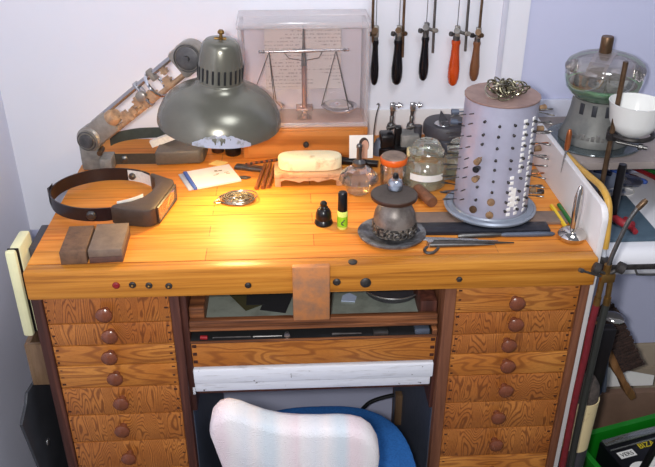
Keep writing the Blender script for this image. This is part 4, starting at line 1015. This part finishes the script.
# tools on the mat and table
rt = thing('red_clamp_tool', 'red tool with thick black upright handle on the blue-grey mat', 'tool', (1.160,.27,.86))
part('handle', P().rod((1.141,.277,.880), (1.141,.279,.993), [(0,.0085),(.9,.0088),(1,.0075)], 18), 'blackpl', rt, 'thick black handle')
part('red_jaw', P().tube([(1.140,.288,.871),(1.146,.262,.872),(1.158,.246,.870),(1.174,.246,.868)], .0085, 10, 4), 'red', rt)
part('red_arm', P().tube([(1.150,.256,.868),(1.166,.238,.867),(1.168,.218,.867)], .006, 10, 3).tube([(1.162,.256,.867),(1.170,.275,.867)], .006, 8), 'red', rt)
single('glass_lens', P().lathe([(0,0),(.02,.001),(.028,.004),(.03,.010),(.022,.016),(0,.019)], 28), 'glass', 'clear glass dome lying on the white table under the shelf', 'lens', (1.262,.478,.85), local=True)
pens = [((1.245,.548),(1.300,.470),'blue','blue marker lying left of the other markers under the shelf'),((1.300,.560),(1.352,.455),'redgem','dark red marker lying between two others under the shelf'),((1.325,.555),(1.375,.480),'pencil_g','green marker lying rightmost under the shelf'),((1.20,.545),(1.235,.520),'navy','navy marker lying far back under the shelf')]
for a, b, mt, lb in pens:
    single('marker_pen', P().rod((a[0],a[1],.856), (b[0],b[1],.856), [(0,.0055),(.6,.0058),(.62,.0062),(.95,.006),(1,.004)], 12), mt, lb, 'marker', ((a[0]+b[0])/2,(a[1]+b[1])/2,.85))
single('paper_sheet', P().prism([(1.16,.44),(1.235,.43),(1.25,.53),(1.17,.54)], .8502, .8512), 'paleblue', 'pale blue sheet lying on the white table under the shelf', 'paper', (1.2,.48,.85))
single('wire_loop', P().tube([(1.19,.43,.852),(1.215,.412,.8525),(1.245,.418,.852),(1.255,.44,.852),(1.235,.452,.853),(1.205,.448,.852)], .0016, 6, 5, closed=True), 'paper', 'thin white cord loop on the white table behind the mat', 'cord', (1.22,.43,.85))

# ------------------------------------------------------------------ lower right
cr = thing('green_crate', 'green plastic crate holding dark packages right of the bench', 'crate', (1.36,.10,0), .27)
w, d_, h = .19, .17, .300
def wallq(m, pts_o, pts_i):
    pass
cm = P()
def ringpts(sx, sy, z, rad=.03):
    q = []
    for cx_, cy_, a0 in ((sx-rad,sy-rad,0),(-sx+rad,sy-rad,PI/2),(-sx+rad,-sy+rad,PI),(sx-rad,-sy+rad,1.5*PI)):
        for i in range(5):
            a = a0+i*PI/8; q.append(V((cx_+rad*math.cos(a), cy_+rad*math.sin(a), z)))
    return q
rings_ = [ringpts(w-.03,d_-.03,.002), ringpts(w,d_,h-.012), ringpts(w+.010,d_+.010,h-.012), ringpts(w+.010,d_+.010,h), ringpts(w-.004,d_-.004,h), ringpts(w-.034,d_-.034,.006)]
vv = [[cm.bm.verts.new(p) for p in r_] for r_ in rings_]; n = len(vv[0])
for A_, B_ in zip(vv, vv[1:]):
    for i in range(n): cm.bm.faces.new([A_[i], A_[(i+1)%n], B_[(i+1)%n], B_[i]])
cm.bm.faces.new(vv[0][::-1]); cm.bm.faces.new(vv[-1])
part('crate_body', cm, 'greencrate', cr, local=True)
CRM = Matrix.Translation((1.36,.10,0)) @ Matrix.Rotation(.27,4,'Z')
def incr(x, y, z): return CRM @ V((x, y, z))
bx = thing('black_package', 'black printed package with a white label lying in the green crate', 'package', incr(-.02,.036,.008), .27)
part('carton', P().box((-.115,-.10,0), (.085,.112,.284), .004), 'blackbox', bx, local=True)
part('film', P().box((-.112,.090,.2845), (.083,.110,.290), .003).box((-.110,.074,.2845), (.080,.078,.288), .0015), 'plastic', bx, 'shiny clear film', local=True)
part('white_label', P().box((-.100,.046,.2842), (-.056,.066,.2848)), 'paper', bx, local=True)
part('round_print', P().lathe([(0,.2842),(.036,.2842),(.036,.2847),(0,.2847)], 28, Matrix.Translation((-.075,-.008,0))), 'paper', bx, 'white round print', local=True)
part('round_print', P().lathe([(.013,.2842),(.022,.2842),(.022,.2847),(.013,.2847),(.013,.2842)], 24, Matrix.Translation((-.002,.014,0))), 'paper', bx, 'white ring print', local=True)
def text(body, size, mat, parent, loc, rz=0):
    cu = bpy.data.curves.new('lettering', 'FONT'); cu.body = body; cu.size = size; cu.extrude = .0002; cu.align_x = 'CENTER'
    t_ = bpy.data.objects.new('lettering_curve', cu); C.objects.link(t_)
    me = bpy.data.meshes.new_from_object(t_.evaluated_get(bpy.context.evaluated_depsgraph_get())); bpy.data.objects.remove(t_)
    me.name = 'lettering'; me.materials.clear(); me.materials.append(M[mat])
    o = bpy.data.objects.new('lettering', me); C.objects.link(o); o.parent = parent; o.location = loc; o.rotation_euler = (0,0,rz); return o
text('VERS', .016, 'blackbox', bx, (-.078,.050,.2852)); text('BIZA', .022, 'pkgyellow', bx, (-.014,.060,.2846))
fb_ = thing('framed_panel', 'white panel with a black edge standing in the green crate', 'panel', (1.236,.05,.30))
Tfp = Matrix(((0,-1,0,0),(0,0,-1,0),(1,0,0,0),(0,0,0,1)))
def fp(p): return p
part('panel', P().box((1.222,.04,.264), (1.42,.046,.56), .001, Matrix.Translation((1.205,.04,.300)) @ Matrix.Rotation(.22,4,'Y') @ Matrix.Translation((-1.222,-.04,-.300))), 'paper', fb_)
part('black_edge', P().box((1.209,.036,.264), (1.2215,.050,.54), .003, Matrix.Translation((1.205,.04,.300)) @ Matrix.Rotation(.22,4,'Y') @ Matrix.Translation((-1.222,-.04,-.300))), 'blackpl', fb_)

single('cardboard_box', P().box((1.075,.475,0), (1.75,.546,.372), .004).prism([(1.17,.26),(1.75,.33),(1.75,.17)], .469, .474, Matrix(((1,0,0,0),(0,0,1,0),(0,1,0,0),(0,0,0,1)))), 'card', 'beige cardboard box against the wall under the white table', 'box', (1.4,.47,0))
single('brown_board', P().box((1.06,.345,0), (1.45,.365,.318), .003), 'card_b', 'brown board standing before the cardboard box behind the green crate', 'board', (1.2,.35,0))
single('white_sheet', P().prism([(0,0),(.125,0),(.125,.030),(-.012,.062)], -.0006, .0006, Matrix.Rotation(PI/2-.1,4,'X')), 'paper', 'white sheet of paper leaning behind the brush handle', 'paper', (1.262,.372,.318), local=True)

br_ = thing('bench_brush', 'brown bristled bench brush with wooden handle hanging bristles up', 'brush', (1.2,.255,.35))
axp0, axp1 = V((1.132,.245,.628)), V((1.305,.300,.332))
bd = (axp1-axp0).normalized(); bn = bd.cross(V((0,-1,.25))).normalized()
if bn.x < 0: bn = -bn
bw_ = bd.cross(bn).normalized()
TB = Matrix(((bn.x,bw_.x,bd.x,axp0.x),(bn.y,bw_.y,bd.y,axp0.y),(bn.z,bw_.z,bd.z,axp0.z),(0,0,0,1)))
hd = P()
hpoly = [(-.012,.0),(.006,.0),(.006,.19),(.004,.24),(.010,.30),(.008,.325),(-.008,.325),(-.012,.29),(-.010,.24),(-.014,.19)]
hd.prism(hpoly, -.012, .012, TB @ Matrix(((1,0,0,0),(0,0,1,0),(0,1,0,0),(0,0,0,1))), .003)
part('handle', hd, 'brushwood', br_)
bs = P()
for i in range(38):
    for j in range(6):
        z0 = .000+.200*i/37+random.uniform(-.003,.003); y0 = -.014+.028*j/5
        p0 = TB @ V((.004,y0,z0)); p1 = TB @ V((.054+random.uniform(-.003,.003), y0*1.7+random.uniform(-.003,.003), z0+random.uniform(-.006,.008)))
        bs.cyl(p0, p1, .0040, .0034, 5)
bo = part('bristles', bs, 'bristle', br_); bo['kind'] = 'stuff'
dp = thing('dust_pan', 'narrow navy blue metal pan hanging between bench side and brush', 'dustpan', (1.11,.15,.5))
Tdp = Matrix.Translation((1.098,.140,.675)) @ Matrix.Rotation(-.12,4,'Y') @ Matrix.Rotation(.5,4,'Z')
part('pan', P().prism([(-.022,0),(.016,.01),(.026,-.165),(.014,-.185),(.004,-.17),(-.018,-.06)], -.004, .004, Tdp @ Matrix.Rotation(PI/2,4,'X'), .0015), 'navy', dp)
part('pan_edge', P().box((.018,-.010,-.175), (.026,.006,.0), .002, Tdp), 'slategrey', dp)
sd = thing('silver_lid', 'round silver lid hung edge-on above the brush', 'lid', (1.12,.15,.705))
Tsd = Matrix.Translation((1.128,.15,.704)) @ Matrix.Diagonal((.75,.75,.75,1)) @ Matrix.Rotation(.08,4,'Y')
part('lid_dome', P().lathe([(0,.006),(.018,.005),(.027,.001),(.030,-.003),(.0295,-.005),(0,-.004)], 28, Tsd), 'silverlid', sd)
part('lid_bracket', P().box((1.0125,.146,.697), (1.112,.154,.702), .001), 'steel_d', sd)
dk = thing('tool_holster', 'black leather pouch hanging on the bench side behind the hoses', 'pouch', (1.08,.105,.5))
part('pouch', P().prism([(-.03,.0),(.03,.0),(.024,-.20),(-.012,-.22),(-.03,-.18)], -.012, .012, Matrix.Translation((1.082,.105,.712)) @ Matrix.Rotation(PI/2,4,'X'), .004), 'blackpl', dk)
part('strap', P().box((1.0122,.098,.69), (1.075,.110,.71), .002), 'blackpl', dk)
ct = thing('cream_tube', 'cream cylinder with dark foot and felt top standing beside the hoses', 'tube', (1.058,.055,0))
part('tube_wall', P().lathe([(.0,.44),(.0300,.44),(.0320,.575),(.0300,.575),(.0295,.46),(0,.45)], 28, Matrix.Translation((1.052,.055,0))), 'creamtube', ct)
part('dark_foot', P().lathe([(0,0),(.032,0),(.030,.02),(.0285,.30),(.0302,.445),(0,.445)], 28, Matrix.Translation((1.052,.055,0))), 'darkgrey', ct, 'dark lower half')
part('felt_top', P().lathe([(.0,.57),(.0298,.565),(.0305,.585),(.028,.605),(.018,.622),(0,.628)], 24, Matrix.Translation((1.052,.057,0))), 'felt', ct, 'grey felt top')

# ------------------------------------------------------------------ left of the bench
cl = thing('cream_board', 'cream plastic slab with black seam hung beside the left bench edge', 'slab', (-.03,.09,.77))
part('front_shell', P().box((-.042,.045,.772), (-.022,.058,.956), .006), 'cream', cl)
part('seam', P().box((-.040,.058,.775), (-.0205,.061,.955), .001), 'blackpl', cl, 'black seam')
part('rear_shell', P().box((-.038,.061,.772), (-.018,.125,.956), .005), 'cream', cl)
single('grey_case', P().box((-.0178,.095,.885), (-.0005,.185,.934), .003), 'darkgrey', 'dark grey small case between cream slab and bench edge', 'case', (-.01,.12,.885))
single('wood_offcut', P().box((-.046,.048,.655), (-.036,.11,.752), .001).box((-.038,.048,.655),(-.0005,.056,.752),.001), 'brownwood', 'brown wooden offcut bracket fixed on the left bench side', 'offcut', (-.03,.06,.6))
lw_ = P(); lw_.prism([(.125,.665),(.06,.70),(-.02,.60),(-.045,.575),(.05,.30),(.20,.20),(.25,.5)], -.07, -.066, Matrix(((0,0,1,0),(1,0,0,0),(0,1,0,0),(0,0,0,1))), .001)
sl_ = thing('slate_sheet', 'dark grey sheet leaning against the left bench side', 'sheet', (-.04,.1,.2))
Tsl = Matrix(((0,0,1,0),(1,0,0,0),(0,1,0,0),(0,0,0,1)))
part('sheet', P().prism([(.112,.640),(.020,.660),(.006,.645),(-.034,.630),(.03,.30),(.06,.0),(.28,.0),(.28,.5)], -.054, -.048, Tsl, .001), 'slate', sl_)
part('catch', P().ball((-.047,.055,.50), .008, (.4,1,1)), 'steel', sl_, 'small bead standing in for a silver glint')  # steel bead put on the sheet to imitate a silver glint

# ------------------------------------------------------------------ chair, towel, cable
chx, chy = .475, -.06
ch = thing('work_chair', 'blue upholstered work chair pushed under the bench, its back towards us', 'chair', (chx,chy,0))
Tsx = Matrix.Translation((.478,-.072,0))
sq = []
for i in range(64):
    a = 2*PI*i/64; c, s_ = math.cos(a), math.sin(a)
    sq.append((.507+.191*math.copysign(abs(c)**.7, c), -.078+.222*math.copysign(abs(s_)**.7, s_)))
part('seat', P().prism(sq, .440, .498, None, .014), 'blueseat', ch, 'blue fabric seat')
part('column', P().cyl((.478,-.072,.07), (.478,-.072,.436), .025), 'iron', ch)
for k in range(5):
    a = k*2*PI/5+.3; e = V((.478+.24*math.cos(a), -.072+.24*math.sin(a), .065))
    part('foot_arm', P().tube([(.478,-.072,.09), tuple(e)], .014, 8), 'iron', ch)
    part('caster', P().cyl((e.x,e.y-.012,.0255), (e.x,e.y+.012,.0255), .025), 'blackpl', ch)
part('back_bar', P().tube([(.46,-.10,.428),(.46,-.235,.43),(.46,-.262,.47),(.46,-.255,.60)], .012, 10, 4), 'iron', ch)
# backrest outline in x,z (top edge dips in the middle, left shoulder higher)
top = [(.325,0.785),(.330,0.808),(.340,0.820),(.353,0.824),(.370,0.819),(.388,0.809),(.410,0.798),(.438,0.789),(.467,0.785),(.50,0.783),(.53,0.783),(.550,0.780),(.567,0.774),(.582,0.760),(.591,0.740),(.594,0.715)]
outl = [(.362,0.550)] + [(.345,0.690)] + top + [(.590,0.670),(.578,0.550)]
cxm = sum(p[0] for p in outl)/len(outl)
inn = [(cxm+(x-cxm)*.95, z-.008) for x, z in outl]
part('backrest', P().prism(inn, .202, .228, Matrix(((1,0,0,0),(0,0,-1,0),(0,1,0,0),(0,0,0,1))), .008), 'blueseat', ch)
# towel: a shell over the backrest
tw_ = P(); lay = []
def ring_at(yoff, grow, sag):
    return [(cxm+(x-cxm)*(1+grow), yoff, z + sag) for x, z in outl]
for yo, g, s in ((-.192,-.06,-.012),(-.195,-.015,-.003),(-.204,.0,.0),(-.216,.004,.001),(-.228,.0,.0),(-.237,-.015,-.003),(-.240,-.06,-.012)):
    lay.append([tw_.bm.verts.new(p) for p in ring_at(yo, g, s)])
for A_, B_ in zip(lay, lay[1:]):
    for i in range(len(A_)-1): tw_.bm.faces.new([A_[i], A_[i+1], B_[i+1], B_[i]])
tw_.bm.faces.new(lay[-1]); tw_.bm.faces.new(lay[0][::-1])
single('terry_towel', tw_, 'towel', 'white terry towel with pastel stripes draped over the chair back', 'towel', (cxm,-.216,.56), ang=60)
single('power_cable', P().tube([(.61,.42,.008),(.62,.46,.07),(.637,.50,.13),(.655,.50,.165),(.675,.50,.182),(.71,.50,.195),(.7335,.50,.20)], .0055, 8, 5), 'cablebl', 'black cable arching behind the chair in the knee space', 'cable', (.61,.42,0))

# ------------------------------------------------------------------ light
w = bpy.data.worlds.new('World'); bpy.context.scene.world = w; w.use_nodes = True
bg = w.node_tree.nodes['Background']; bg.inputs[0].default_value = (.80,.84,1.0,1); bg.inputs[1].default_value = .24
def light(kind, name, loc, power, col, size=.05, target=None):
    l = bpy.data.lights.new(name, kind); l.energy = power; l.color = col
    if kind == 'AREA': l.shape = 'DISK'; l.size = size
    else: l.shadow_soft_size = size
    o = bpy.data.objects.new(name, l); C.objects.link(o); o.location = loc
    if target is not None: o.rotation_euler = (V(target)-V(loc)).to_track_quat('-Z','Y').to_euler()
    return o
light('POINT', 'camera_flash', (.40,-1.13,1.662), 57, (1,.985,.97), .03)
light('AREA', 'ceiling_light', (.9,-.5,2.45), 9, (.92,.95,1), .6, (.6,.2,.9))
sp = light('SPOT', 'lamp_bulb_light', tuple(TL @ V((0,-.012,.034))), 8.3, (1,.68,.26), .03, (.37,.06,ZT))
sp.data.spot_size = math.radians(155); sp.data.spot_blend = 1.0

# ------------------------------------------------------------------ camera
cam = bpy.data.cameras.new('Camera'); co = bpy.data.objects.new('Camera', cam); C.objects.link(co)
cam.sensor_fit = 'HORIZONTAL'; cam.sensor_width = 36; cam.lens = 769.479/655*36; cam.clip_start = .01
p_, y_, r_ = .514119, -.052037, .0021895
co.matrix_world = Matrix.Translation((.461686,-1.131303,1.643689)) @ Matrix.Rotation(y_,4,'Z') @ Matrix.Rotation(PI/2-p_,4,'X') @ Matrix.Rotation(r_,4,'Z')
S = bpy.context.scene; S.camera = co
S.view_settings.view_transform = 'Standard'; S.view_settings.look = 'None'; S.view_settings.exposure = 0; S.view_settings.gamma = 1
